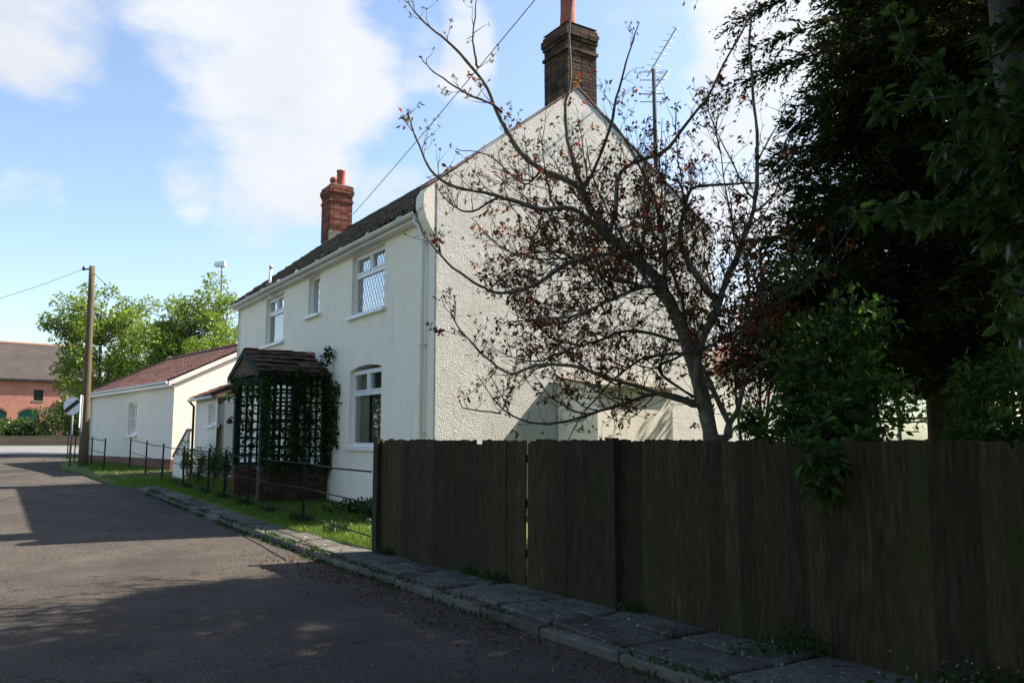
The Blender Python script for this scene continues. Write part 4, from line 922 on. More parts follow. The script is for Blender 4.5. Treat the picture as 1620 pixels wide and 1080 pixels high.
# ------------------------------------------------------------------ foliage
def unit(v): return v / np.maximum(np.linalg.norm(v, axis=-1, keepdims=True), 1e-9)
def leaf_arrays(P, D, size, ratio=.45, fold=.18, rg=rng, droop=0.0):
    """diamond leaves with a folded midrib: P base points, D directions"""
    n = len(P); D = unit(D); R = unit(np.cross(D, rg.normal(size=(n, 3)))); U = np.cross(R, D); s = np.asarray(size).reshape(-1, 1) * np.ones((n, 1))
    mid = P + D * s * .45 + U * s * fold
    tip = P + D * s - np.array([0, 0, 1]) * s * droop
    V = np.stack([P, mid + R * s * ratio * .5, tip, mid - R * s * ratio * .5], 1).reshape(-1, 3)
    Fc = (np.arange(n) * 4)[:, None] + np.array([0, 1, 2, 3])[None]
    return V, Fc
def broad_leaves(P, D, size, ratio=.5, rg=rng, droop=.25):
    """larger leaves with six outline points and a bent blade, for foliage close to the camera"""
    n = len(P); D = unit(D); up = np.array([0, 0, 1.0]) + rg.normal(size=(n, 3)) * .45
    R = unit(np.cross(D, up)); U = np.cross(R, D); s = np.asarray(size).reshape(-1, 1) * np.ones((n, 1)); z = np.array([0, 0, 1.0]); r = ratio
    pts = [P, P + D * s * .28 + R * s * r * .42 + U * s * .05, P + D * s * .62 + R * s * r * .40 + U * s * .03 - z * s * droop * .4, P + D * s - z * s * droop,
           P + D * s * .62 - R * s * r * .40 + U * s * .03 - z * s * droop * .4, P + D * s * .28 - R * s * r * .42 + U * s * .05, P + D * s * .3 - U * s * .03, P + D * s * .64 - U * s * .03 - z * s * droop * .4]
    V = np.stack(pts, 1).reshape(-1, 3); q = np.array([[0, 1, 6, 6], [1, 2, 7, 6], [2, 3, 7, 7], [0, 6, 5, 5], [6, 7, 4, 5], [7, 3, 4, 4]])
    tri = np.array([[0, 1, 6], [1, 2, 6], [2, 7, 6], [2, 3, 7], [0, 6, 5], [6, 4, 5], [6, 7, 4], [7, 3, 4]])
    return V, ((np.arange(n) * 8)[:, None, None] + tri[None]).reshape(-1, 3)
def in_sphere(n, rg=rng):
    v = unit(rg.normal(size=(n, 3))); return v * (rg.random((n, 1)) ** (1 / 3))

def clump_tree(name, label, cat, base, h, rad, crown_z, leaf, mat, bark, nclump=60, per=140, lsize=.15, clump_r=.55, trunk_r=.14, seed=1, group=None, lean=(0, 0), hollow=.35, stems=1):
    rg = np.random.default_rng(seed); r = empty(name, base); tag(r, label, cat, group)
    cz0, cz1 = crown_z; c = np.array([lean[0], lean[1], (cz0 + cz1) / 2]); ext = np.array([rad[0], rad[1], (cz1 - cz0) / 2]); wood = MB()
    tops = []
    for k in range(stems):
        o = np.array([rg.normal() * .12 * (stems > 1), rg.normal() * .12 * (stems > 1), 0]); tp = np.array([lean[0] * .8 + rg.normal() * .3 * stems ** .5, lean[1] * .8 + rg.normal() * .3 * stems ** .5, cz0 + (cz1 - cz0) * .85])
        pts = [Vector(o * (1 - t) + tp * t + np.array([math.sin(t * 5 + seed) * .08, math.cos(t * 4 + k) * .08, 0])) for t in np.linspace(0, 1, 8)]; tops.append(pts)
        wood.tube(pts, [trunk_r * (1 - .85 * t) / stems ** .4 for t in np.linspace(0, 1, 8)], 8)
    Ps, Ds, Ss = [], [], []
    for k in range(nclump):
        d = unit(rg.normal(size=(1, 3)))[0]; f = (hollow + (1 - hollow) * rg.random()) ; f *= 1 + .22 * rg.normal() * .6
        cc = c + d * ext * f
        if cc[2] < cz0 * .75: cc[2] = cz0 * .75 + rg.random() * .3
        tr = tops[k % stems]; a = tr[min(7, max(1, int(np.clip((cc[2] - .9) / (cz1 + .01) * 8, 1, 6))))]
        mid = (np.array(a) + cc) / 2 + np.array([0, 0, -.12]); wood.tube([a, Vector(mid), Vector(cc)], [trunk_r * .28, trunk_r * .16, trunk_r * .06], 5, cap=False)
        rr = clump_r * (.55 + .8 * rg.random()); n = int(per * (rr / clump_r) ** 1.6); q = in_sphere(n, rg) * np.array([1, 1, .8]) * rr
        Ps.append(cc + q); Ds.append(unit(q) * .6 + rg.normal(size=(n, 3)) * .7 + np.array([0, 0, -.15])); Ss.append(lsize * (.6 + .7 * rg.random(n)))
    V, Fc = leaf_arrays(np.concatenate(Ps), np.concatenate(Ds), np.concatenate(Ss), .5, .15, rg)
    t = wood.build('trunk', bark, r); cr = obj_np('crown', V, Fc, mat, r); return r

def conifer(name, label, base, h, rad, z0, nbranch, seed, spray=1.0, leafl=.085, power=.75):
    rg = np.random.default_rng(seed); r = empty(name, base); tag(r, label, 'conifer'); wood = MB()
    wood.tube([(0.05 * math.sin(z), .05 * math.cos(z * 1.3), z) for z in np.linspace(0, h, 10)], [.24 * (1 - .93 * t) for t in np.linspace(0, 1, 10)], 10)
    Ps, Ds, Ss = [], [], []; ga = 2.39996
    for b in range(nbranch):
        t = (b + rg.random()) / nbranch; z = z0 + (h - z0) * (t ** 1.12); L_ = rad * ((1 - (z - z0) / (h - z0 + .001)) ** power) * (.72 + .42 * rg.random()) + .18
        az = b * ga + rg.normal() * .25; out = np.array([math.cos(az), math.sin(az), 0]); m = 7
        el0 = .55 + rg.normal() * .12; pts = [np.array([0, 0, z])]
        for i in range(1, m + 1):
            tt = i / m; el = el0 * (1 - tt * 1.25); pts.append(pts[-1] + (out * math.cos(el) + np.array([0, 0, math.sin(el)])) * L_ / m)
        pts = np.array(pts); wood.tube([Vector(p) for p in pts], [.035 * (1 - .85 * i / m) * min(1, L_ / 2 + .3) for i in range(m + 1)], 4, cap=False)
        ns = max(9, int(L_ / .040 * spray)); tp = .08 + .92 * rg.random(ns) ** .8; f = tp * m; i0 = np.minimum(f.astype(int), m - 1); fr = (f - i0)[:, None]
        o = pts[i0] * (1 - fr) + pts[i0 + 1] * fr; tang = unit(pts[i0 + 1] - pts[i0]); side = np.cross(tang, np.array([0, 0, 1.0])); sg = np.where(rg.random(ns) < .5, -1, 1)[:, None]
        sl = (.22 + .42 * (1 - tp * .55)) * (.6 + .6 * rg.random(ns)); sl *= min(1.0, .5 + L_ / 3)
        sd = unit(tang * (.75 + .3 * rg.random((ns, 1))) + side * sg * (.35 + .75 * rg.random((ns, 1))) + np.array([0, 0, 1.0]) * rg.normal(-.02, .55, (ns, 1)))
        k = 14; tt = np.linspace(.05, 1, k)[None, :, None]
        q = o[:, None, :] + sd[:, None, :] * (sl[:, None, None] * tt) - np.array([0, 0, 1.0]) * (sl[:, None, None] * tt ** 2 * .30)
        ld = unit(sd[:, None, :] + side[:, None, :] * (np.where(np.arange(k) % 2, 1, -1)[None, :, None] * .75) + rg.normal(size=(ns, k, 3)) * .28 - np.array([0, 0, .15]))
        Ps.append(q.reshape(-1, 3)); Ds.append(ld.reshape(-1, 3)); Ss.append((leafl * (1.15 - .5 * tt[..., 0]) * (.7 + .6 * rg.random((ns, k)))).ravel())
    V, Fc = leaf_arrays(np.concatenate(Ps), np.concatenate(Ds), np.concatenate(Ss), .36, .05, rg)
    wood.build('trunk', M['bark_dark'], r); obj_np('crown', V, Fc, M['lf_conifer'], r); return r

conifer('cypress_tree', 'large dark cypress tree behind the fence, left edge against the sky', (5.95, 11.6, 0), 10.0, 2.7, 2.0, 470, 21, 1.05, .098)
conifer('cypress_tree', 'dark cypress tree by the grey pole, branch tips hanging into the picture', (6.3, 7.4, 0), 11.5, 4.75, 5.55, 330, 22, .8, .090, .65)
conifer('cypress_tree', 'dark cypress tree standing beyond the end of the fence at the picture edge', (7.8, 3.4, 0), 12.5, 4.6, 2.2, 240, 23, .5, .22)

conifer('cypress_tree', 'unseen cypress tree added beside the camera to deepen the lane shade', (6.0, -2.6, 0), 13.0, 5.6, 2.2, 180, 24, .4, .3)  # added out of view, blocks sky light so the lane's shade is deeper
conifer('cypress_tree', 'second unseen cypress tree added behind the camera to deepen the lane shade', (7.6, -10.5, 0), 13.5, 5.0, 2.2, 120, 25, .2, .24)  # likewise added unseen, only for its shade on the lane
def ash_trees():
    b = W(150, 700, 47); clump_tree('ash_tree', 'bright green leafy tree behind the brown telegraph pole', 'tree', (b.x, b.y, gz(47)), 10, (3.1, 2.7), (1.9, 9.6), None, M['lf_ash'], M['bark_ash'], 120, 150, .20, .62, .17, 31, 'green trees beyond the bungalow', hollow=.45)
    b = W(302, 700, 44); clump_tree('ash_tree', 'broad green leafy tree above the bungalow roof beside the street lamp', 'tree', (b.x, b.y, gz(44)), 10, (2.75, 2.6), (2.6, 9.0), None, M['lf_ash'], M['bark_ash'], 125, 165, .19, .60, .18, 32, 'green trees beyond the bungalow', hollow=.42)
    b = W(222, 700, 46); clump_tree('ash_tree', 'lower green tree filling the gap between the two taller trees', 'tree', (b.x, b.y, gz(46)), 7, (1.7, 1.8), (2.0, 6.4), None, M['lf_ash'], M['bark_ash'], 40, 110, .18, .55, .11, 33, 'green trees beyond the bungalow', hollow=.35)
    clump_tree('ash_tree', 'unseen tree added across the lane from the fence to darken the road shade', 'tree', (-10.0, -.2, 0), 11, (4.8, 4.6), (2.2, 11), None, M['lf_ash'], M['bark_ash'], 90, 110, .3, .95, .22, 35, hollow=.4)  # added left of the view to cut sky light on the shaded road
    clump_tree('ash_tree', 'second unseen tree added across the lane to darken the road shade', 'tree', (-10.5, -7.5, 0), 11, (4.2, 4.0), (2.2, 11), None, M['lf_ash'], M['bark_ash'], 90, 110, .3, .95, .22, 36, hollow=.4)  # another unseen light blocker, added for the road's shade
    for i, (px, Y, rx, hh, lab) in enumerate([(18, 73.5, 2.6, 2.3, 'dense green bush in front of the first green barn door'), (52, 74.2, 2.2, 2.1, 'low green bush between the green barn doors'), (92, 72.6, 2.3, 4.4, 'taller yellow-green bush at the end of the barn'), (-25, 71.5, 2.4, 2.6, 'green bush cut by the left picture edge'), (122, 71, 2.0, 3.6, 'dark green bush behind the round road sign')]):
        p = W(px, 700, Y); clump_tree('bush', lab, 'bush', (p.x, p.y, 1.0), hh, (rx, 1.3), (.35, hh), None, M['lf_bush'], M['bark_ash'], 34, 110, .24, .6, .08, 60 + i, 'bushes in front of the barn', hollow=.2)
ash_trees()

# the copper-leaved cherry: limbs laid out in the round, then twigs and leaves grown from them
def cherry():
    Y0 = 9.4; B = W(1126, 694, Y0); base = Vector((B.x + .05, B.y, .1)); r = empty('cherry_tree', base); tag(r, 'spreading copper-leaved cherry tree with grey limbs in front of the gable', 'tree')
    rg = np.random.default_rng(8)
    limbs = [  # (points (px,py,depth offset), r0, r1)
        ([(1136, 790, 0), (1124, 694, 0), (1105, 610, .02), (1072, 514, 0), (1046, 457, -.05), (1007, 418, -.1), (961, 380, -.2), (936, 338, -.3)], .116, .050),
        ([(936, 338, -.3), (912, 292, -.35), (858, 265, -.45), (823, 230, -.5), (796, 183, -.6), (768, 124, -.65), (718, 70, -.75), (679, 39, -.8), (650, 4, -.85)], .046, .008),
        ([(794, 178, -.6), (772, 163, -.63), (733, 146, -.7), (690, 120, -.7), (668, 96, -.75)], .018, .006), ([(757, 108, -.65), (753, 58, -.6), (758, -4, -.6)], .016, .006),
        ([(936, 338, -.3), (920, 292, -.1), (897, 218, .05), (893, 167, .1), (904, 117, .15), (901, 31, .2), (908, -20, .2)], .036, .010),
        ([(967, 385, -.2), (912, 331, -.7), (858, 325, -.95), (803, 307, -1.1), (772, 300, -1.2), (698, 280, -1.35), (671, 241, -1.4), (652, 195, -1.45), (643, 170, -1.5)], .036, .007),
        ([(796, 309, -1.1), (749, 333, -1.3), (718, 327, -1.35), (694, 296, -1.4)], .015, .006),
        ([(1012, 424, -.1), (973, 403, -.3), (889, 422, -.6), (847, 453, -.75), (793, 466, -.85), (762, 457, -.95), (717, 426, -1.05), (690, 395, -1.1), (671, 370, -1.15), (663, 338, -1.2)], .032, .006),
        ([(1050, 470, 0), (1027, 453, -.3), (973, 472, -.7), (916, 499, -.9), (854, 508, -1.05), (801, 516, -1.15)], .030, .007),
        ([(1112, 640, 0), (1092, 640, -.1), (1023, 617, -.5), (961, 598, -.8), (908, 583, -.95), (847, 579, -1.1), (808, 590, -1.15), (770, 564, -1.2), (728, 522, -1.25), (723, 508, -1.25)], .034, .006),
        ([(1112, 640, 0), (1042, 622, .3), (965, 644, .5), (885, 667, .6), (824, 665, .65), (785, 644, .7), (751, 598, .75)], .028, .006), ([(808, 660, .65), (795, 630, .65), (778, 596, .65)], .012, .005), ([(793, 654, .7), (736, 644, .75), (729, 634, .75)], .012, .005),
        ([(1112, 650, 0), (1103, 610, -.1), (1106, 552, -.15), (1134, 476, -.2), (1160, 422, -.25), (1174, 380, -.25), (1188, 335, -.3), (1200, 253, -.3), (1196, 156, -.3), (1192, 78, -.3), (1195, 30, -.3)], .06, .011),
        ([(1134, 476, -.2), (1105, 440, .1), (1080, 403, .3), (1072, 380, .35), (1076, 350, .35), (1095, 296, .3), (1146, 288, .2), (1195, 284, .2)], .055, .012),
        ([(961, 380, -.2), (975, 330, .1), (986, 268, .3), (1052, 237, .5), (1091, 187, .55), (1118, 152, .6), (1138, 109, .6), (1177, 39, .65), (1194, 0, .65)], .036, .009),
        ([(1050, 450, 0), (1052, 389, .2), (1040, 330, .35), (1021, 268, .5), (986, 202, .6), (940, 160, .7)], .040, .009), ([(920, 311, -.3), (963, 210, -.2), (982, 148, -.2), (998, 82, -.2), (1012, 36, -.2)], .024, .007),
        ([(1125, 690, .1), (1157, 686, .3), (1135, 625, .35), (1111, 579, .4), (1090, 520, .5), (1075, 450, .6), (1040, 380, .8), (1020, 300, .9)], .05, .011),
        ([(1150, 690, .2), (1165, 650, .5), (1180, 600, .6), (1215, 570, .7)], .045, .015), ([(1118, 640, .2), (1042, 587, -.5), (1080, 564, -.7), (1134, 545, -.8), (1214, 495, -.9), (1290, 440, -1.0), (1380, 330, -1.1)], .020, .006),
        ([(1200, 253, -.3), (1230, 200, -.3), (1240, 170, -.3)], .012, .005), ([(1186, 340, -.3), (1225, 300, -.4), (1243, 215, -.5)], .016, .006), ([(1160, 560, .1), (1200, 470, .3), (1230, 420, .4), (1300, 400, .4)], .022, .007),
        ([(1080, 540, .1), (1000, 520, .6), (940, 540, .9), (880, 560, 1.1), (820, 600, 1.2)], .026, .007), ([(1060, 490, .1), (1000, 400, .9), (950, 300, 1.2), (930, 220, 1.3)], .030, .008), ([(1090, 560, 0), (1010, 570, 1.0), (930, 640, 1.2), (900, 690, 1.2)], .024, .007),
        ([(1046, 457, 0), (960, 440, .7), (880, 400, 1.0), (800, 400, 1.2), (740, 350, 1.3)], .026, .007), ([(858, 265, -.45), (830, 290, -.2), (770, 240, -.1), (720, 230, 0)], .015, .005)]
    wood = MB(); twigs = MB(); tips = []; leafpts = []; bud = []
    cc = np.array(W(960, 440, Y0)); ce = np.array([1.85, 1.6, 1.6])
    def smooth(p, n):
        p = np.array(p); t = np.linspace(0, len(p) - 1, n); i = np.minimum(t.astype(int), len(p) - 2); f = (t - i)[:, None]
        a = p[np.maximum(i - 1, 0)]; b = p[i]; c = p[i + 1]; d = p[np.minimum(i + 2, len(p) - 1)]
        return .5 * ((2 * b) + (-a + c) * f + (2 * a - 5 * b + 4 * c - d) * f ** 2 + (-a + 3 * b - 3 * c + d) * f ** 3)
    bb = np.array(base)
    def leafiness(p): return math.exp(-float(np.sum(((p - cc) / ce) ** 2)) ** 1.5 * .8)
    def twig(p, d, length, rad, lvl):
        n = 4 if lvl else 5; pts = [p]; d = d.copy()
        for i in range(n):
            d = d + rg.normal(size=3) * .20 + np.array([0, 0, .10]); d /= np.linalg.norm(d); pts.append(pts[-1] + d * length / n)
        twigs.tube([Vector(q - bb) for q in pts], [rad * (1 - .75 * i / n) for i in range(n + 1)], 4 if lvl else 5, cap=False)
        lf = leafiness(pts[-1])
        if lvl < 2:
            for i in range(1, n + 1):
                if rg.random() < (.62 if lvl == 0 else .5) * (.35 + .75 * lf):
                    e = d + rg.normal(size=3) * .8; e /= np.linalg.norm(e); twig(pts[i], e, length * (.35 + .4 * rg.random()), rad * .6, lvl + 1)
        tips.append((pts[-1], d, lf))
        for q in pts[1:]:
            if rg.random() < lf * .06: leafpts.append((q, d))
    allpts = []
    for pts, r0, r1 in limbs:
        w = [np.array(W(px, py, Y0 + dy)) for px, py, dy in pts]; n = max(8, len(w) * 4); sp = smooth(w, n)
        ln = float(np.sum(np.linalg.norm(np.diff(sp, axis=0), axis=1)))
        tt = np.linspace(0, 1, n); rr = (r0 * (1 - tt) + r1 * tt) * .86; wob = np.cumsum(rg.normal(size=(n, 3)), 0) * .0065; rr = rr * (1 + rg.normal(size=n) * .07)
        sp = sp + wob - wob[0]
        (wood if r0 > .028 else twigs).tube([Vector(q - bb) for q in sp], list(rr), 10 if r0 > .05 else 7)
        ntw = int(ln / .078); 
        for k in range(ntw):
            t = .18 + .82 * rg.random(); i = min(int(t * (n - 1)), n - 2); p = sp[i]; tg = unit((sp[i + 1] - sp[i])[None])[0]; lf = leafiness(p)
            if rg.random() > .30 + .8 * lf: continue
            d = unit((tg * .7 + rg.normal(size=3) * .75 + np.array([0, 0, .28]))[None])[0]; L_ = (.10 + .16 * rg.random()) + lf * (.12 + .55 * rg.random())
            twig(p, d, L_, .0068 if lf > .3 else .0055, 0)
        tips.append((sp[-1], unit((sp[-1] - sp[-2])[None])[0], leafiness(sp[-1]))); allpts.append(sp[n // 5:])
    nodes = np.concatenate(allpts); c2 = np.array(W(1010, 420, Y0)); e2 = np.array([2.15, 1.8, 2.1])
    for k in range(84):                                    # finer boughs that fill the crown
        q = c2 + unit(rg.normal(size=(1, 3)))[0] * e2 * (.35 + .65 * rg.random() ** .6)
        dist = np.linalg.norm(nodes - (q * .72 + np.array([base.x, base.y, 2.0]) * .28), axis=1); a = nodes[int(np.argmin(dist))]; v_ = q - a; L_ = np.linalg.norm(v_)
        if L_ > 1.5 or L_ < .25: continue
        m = 9; tt = np.linspace(0, 1, m); w = np.cumsum(rg.normal(size=(m, 3)), 0) * .012 * L_; sp = a + v_[None] * tt[:, None] + (w - w[0]) + np.array([0, 0, -.14 * L_])[None] * np.sin(tt * np.pi)[:, None]
        twigs.tube([Vector(x - bb) for x in sp], list(.0115 * (1 - .65 * tt) * (.6 + .4 * L_)), 5)
        for j in range(int(L_ / .10)):
            i = int(rg.integers(2, m - 1)); d = unit(((sp[i + 1] - sp[i]) / L_ * m * .8 + rg.normal(size=3) * .75 + np.array([0, 0, .2]))[None])[0]; twig(sp[i], d, .16 + .34 * rg.random(), .0055, 1 if rg.random() < .5 else 0)
    P, D, S, PB, DB, SB = [], [], [], [], [], []
    for p, d, lf in tips:
        n = 4 + int(rg.integers(0, 4))
        if rg.random() < .08 + lf * .11: 
            for k in range(n + 2): P.append(p + rg.normal(size=3) * .02); D.append(d * .6 + rg.normal(size=3) * .7 + np.array([0, 0, -.35])); S.append(.045 + .035 * rg.random())
        else:
            if rg.random() < lf * .6: continue
            for k in range(n): PB.append(p); DB.append(d * .9 + rg.normal(size=3) * .55); SB.append(.025 + .03 * rg.random())
    for p, d in leafpts:
        for k in range(int(rg.integers(1, 3))): P.append(p + rg.normal(size=3) * .015); D.append(rg.normal(size=3) * .7 + np.array([0, 0, -.3])); S.append(.045 + .035 * rg.random())
    wood.build('trunk', M['bark'], r); twigs.build('branches', M['twig'], r)
    V, Fc = leaf_arrays(np.array(P) - bb, np.array(D), np.array(S), .48, .12, rg, .1); obj_np('crown', V, Fc, M['lf_cherry'], r)
    V, Fc = leaf_arrays(np.array(PB) - bb, np.array(DB), np.array(SB), .3, .08, rg); obj_np('buds', V, Fc, M['lf_bud'], r)
    print('cherry leaves', len(P), 'tips', len(tips))
cherry()

def broad_shrub(name, label, cat, base, stems, nleaf, size, mat, seed, ratio=.5, compound=0, wood_r=.012, group=None, stem_from=None):
    """stems: list of polylines (world points); leaves are set along the outer part of each stem and on short side shoots"""
    rg = np.random.default_rng(seed); r = empty(name, base); tag(r, label, cat, group); wood = MB(); P, D, S = [], [], []; bb = np.array(base)
    per = max(1, nleaf // len(stems))
    for st in stems:
        st = [np.array(q) for q in st]; wood.tube([Vector(q - bb) for q in st], [wood_r * (1 - .7 * i / (len(st) - 1)) for i in range(len(st))], 6)
        for k in range(per):
            t = (.12 + .88 * rg.random()) * (len(st) - 1); i = min(int(t), len(st) - 2); p = st[i] + (st[i + 1] - st[i]) * (t - i); tg = unit((st[i + 1] - st[i])[None])[0]
            d = unit((tg * .4 + rg.normal(size=3) * .8 + np.array([0, 0, .05]))[None])[0]
            if compound:
                L_ = size * (1.6 + rg.random()); q = p + d * L_ * .5; s = np.cross(d, np.array([0, 0, 1.0])); s = s / max(np.linalg.norm(s), 1e-6)
                wood.tube([Vector(p - bb), Vector(q - bb)], [.003, .002], 3, cap=False)
                for f, sd in ((.45, 1), (.45, -1), (.8, 1), (.8, -1), (1.0, 0)):
                    P.append(p + d * L_ * .5 * f); D.append(d * (.5 if sd else 1) + s * sd * .9 + rg.normal(size=3) * .15); S.append(size * (.75 + .4 * rg.random()))
            else:
                q = p + d * (.03 + .09 * rg.random()) ; P.append(q); D.append(d + rg.normal(size=3) * .3); S.append(size * (.6 + .6 * rg.random()))
    V, Fc = broad_leaves(np.array(P) - bb, np.array(D), np.array(S), ratio, rg); wood.build('stems', M['twig'], r); obj_np('foliage', V, Fc, mat, r, smooth=False); return r

def near_shrubs():
    rg = np.random.default_rng(77)
    def arcs(base, targets, bow=.2):
        out = []
        for t in targets:
            a, c = np.array(base), np.array(t); m = (a + c) / 2 + np.array([0, 0, bow]) + rg.normal(size=3) * .06; m2 = a * .15 + c * .85 + np.array([0, 0, bow * .55]); out.append([a, m, m2, c])
        return out
    # elder over the fence
    T = [W(px + rg.normal() * 10, py + rg.normal() * 8, Y) for px, py, Y in [(1200, 690, 6.9), (1215, 630, 7.0), (1240, 590, 7.1), (1262, 650, 6.6), (1290, 575, 7.0), (1310, 640, 6.5), (1330, 600, 6.8), (1350, 660, 6.4), (1365, 620, 6.7), (1370, 660, 6.5), (1375, 690, 6.6), (1365, 630, 7.0),
         (1290, 715, 5.55), (1330, 730, 5.5), (1300, 752, 5.5), (1345, 705, 5.5), (1375, 700, 5.6), (1255, 700, 6.0), (1360, 600, 7.2), (1225, 665, 6.6), (1365, 570, 7.2), (1300, 690, 6.0), (1330, 690, 6.0), (1180, 670, 7.4)]]
    b = (2.75, 6.75, .1); broad_shrub('elder_bush', 'green elder bush spilling over the top of the fence', 'bush', b, arcs(b, T, .25), 1500, .092, M['lf_elder'], 81, .5, compound=1, wood_r=.016)
    T = [W(px + rg.normal() * 8, py + rg.normal() * 8, Y) for px, py, Y in [(1515, 660, 6.6), (1515, 620, 6.9), (1520, 690, 6.2), (1540, 640, 6.4), (1560, 600, 6.8), (1580, 660, 6.2), (1600, 620, 6.5), (1620, 680, 6.0), (1640, 600, 6.5), (1530, 580, 7.0), (1570, 560, 6.9), (1610, 560, 6.7), (1660, 640, 6.0), (1550, 685, 6.0), (1590, 690, 6.0)]]
    b = (4.0, 6.6, .1); broad_shrub('laurel_bush', 'dark glossy bush at the picture edge above the fence', 'bush', b, arcs(b, T, .2), 4200, .085, M['lf_elder'], 82, .5, wood_r=.014)
    # copper shrub beside the garage and light hedge trees behind
    b = W(1205, 560, 11.2); clump_tree('copper_shrub', 'reddish-brown leaved shrub between the cherry tree and the cypress', 'shrub', (b.x, b.y, .1), 4.0, (.75, .7), (1.6, 3.95), None, M['lf_cherry'], M['twig'], 36, 90, .085, .3, .05, 91, hollow=.3, stems=3)
    for i, (px, Y, rx, z0, z1, lab) in enumerate([(1330, 15.5, 1.7, 2.6, 4.9, 'sunlit yellow-green tree glimpsed under the large cypress'), (1545, 17.5, 2.4, 3.6, 8.2, 'yellow-green tree glowing through the cypress branches by the grey pole'), (1545, 14.0, 1.1, 1.7, 3.6, 'light green shrub right of the greenhouse'), (1290, 9.2, .35, .5, 1.9, 'small bright green shrub showing above the fence beside the elder')]):
        p = W(px, 690, Y); clump_tree('garden_tree' if z1 > 4 else 'garden_shrub', lab, 'tree' if z1 > 4 else 'shrub', (p.x, p.y, .1), z1, (rx, rx * .9), (z0, z1), None, M['lf_hedge'], M['bark_dark'], 42 if z1 > 2 else 14, 85, .12 if z1 > 2 else .07, .42 if z1 > 2 else .16, .08 if z1 > 2 else .02, 95 + i, hollow=.25)
    p = W(1318, 690, 9.0); clump_tree('holly_bush', 'dark evergreen bush behind the elder under the cypress', 'bush', (p.x, p.y, .1), 3.4, (.55, .65), (.4, 3.4), None, M['lf_elder'], M['bark_dark'], 60, 120, .09, .32, .05, 101, hollow=.2)
    # apple branches reaching in from beyond the picture edge
    b = np.array((4.75, 4.6, .1)); fork = np.array((4.6, 4.55, 2.6)); S = []
    def br(*pts): S.append([b, fork] + [np.array(W(px, py, Y)) for px, py, Y in pts])
    br((1660, 300, 4.5), (1590, 205, 4.4), (1500, 140, 4.35), (1440, 85, 4.3), (1415, 20, 4.3)); br((1660, 300, 4.5), (1560, 150, 4.3), (1490, 155, 4.2), (1395, 165, 4.2)); br((1660, 380, 4.6), (1540, 330, 4.4), (1450, 330, 4.3), (1345, 335, 4.3))
    br((1650, 330, 4.3), (1590, 310, 4.3), (1500, 345, 4.2), (1420, 345, 4.2)); br((1660, 240, 4.4), (1620, 140, 4.3), (1560, 90, 4.3)); br((1660, 430, 4.5), (1610, 420, 4.3), (1590, 470, 4.3)); br((1660, 330, 4.5), (1580, 260, 4.3), (1500, 230, 4.3), (1480, 260, 4.3))
    br((1670, 560, 4.6), (1620, 520, 4.5), (1580, 500, 4.4)); br((1660, 200, 4.3), (1600, 180, 4.2), (1540, 190, 4.2)); br((1665, 290, 4.3), (1610, 250, 4.2), (1560, 300, 4.2)); br((1665, 340, 4.5), (1620, 340, 4.4), (1560, 380, 4.4))
    for px, py in ((1600, 120), (1575, 200), (1600, 290), (1590, 370), (1610, 420), (1600, 500), (1615, 180), (1560, 240)): br((1680, py + 30, 4.7), (1640, py + 10, 4.6), (px, py, 4.5))
    rr = np.random.default_rng(83); r = empty('apple_tree', b); tag(r, 'leafy apple tree reaching in from the picture edge in front of the cypress', 'tree'); wood = MB(); P, D, Z = [], [], []
    wood.tube([Vector((0, 0, 0)), Vector(fork - b)], [.09, .06], 10)
    for st in S:
        q = st[1:]; wood.tube([Vector(x - b) for x in q], [.018 * (1 - .8 * i / (len(q) - 1)) for i in range(len(q))], 6)
        for seg in range(1, len(q) - 1):
            ln = np.linalg.norm(q[seg + 1] - q[seg])
            for k in range(int(ln / .028)):                # leaf rosettes on short spurs
                t = rr.random(); p = q[seg] + (q[seg + 1] - q[seg]) * t + rr.normal(size=3) * .035
                for j in range(int(rr.integers(3, 6))): P.append(p); D.append(rr.normal(size=3) * .75 + np.array([-.1, 0, -.05])); Z.append(.06 + .055 * rr.random())
        for j in range(6): P.append(q[-1]); D.append(unit((q[-1] - q[-2])[None])[0] + rr.normal(size=3) * .6); Z.append(.07 + .03 * rr.random())
    V, Fc = broad_leaves(np.array(P) - b, np.array(D), np.array(Z), .55, rr); wood.build('trunk', M['twig'], r); obj_np('crown', V, Fc, M['lf_apple'], r)
near_shrubs()

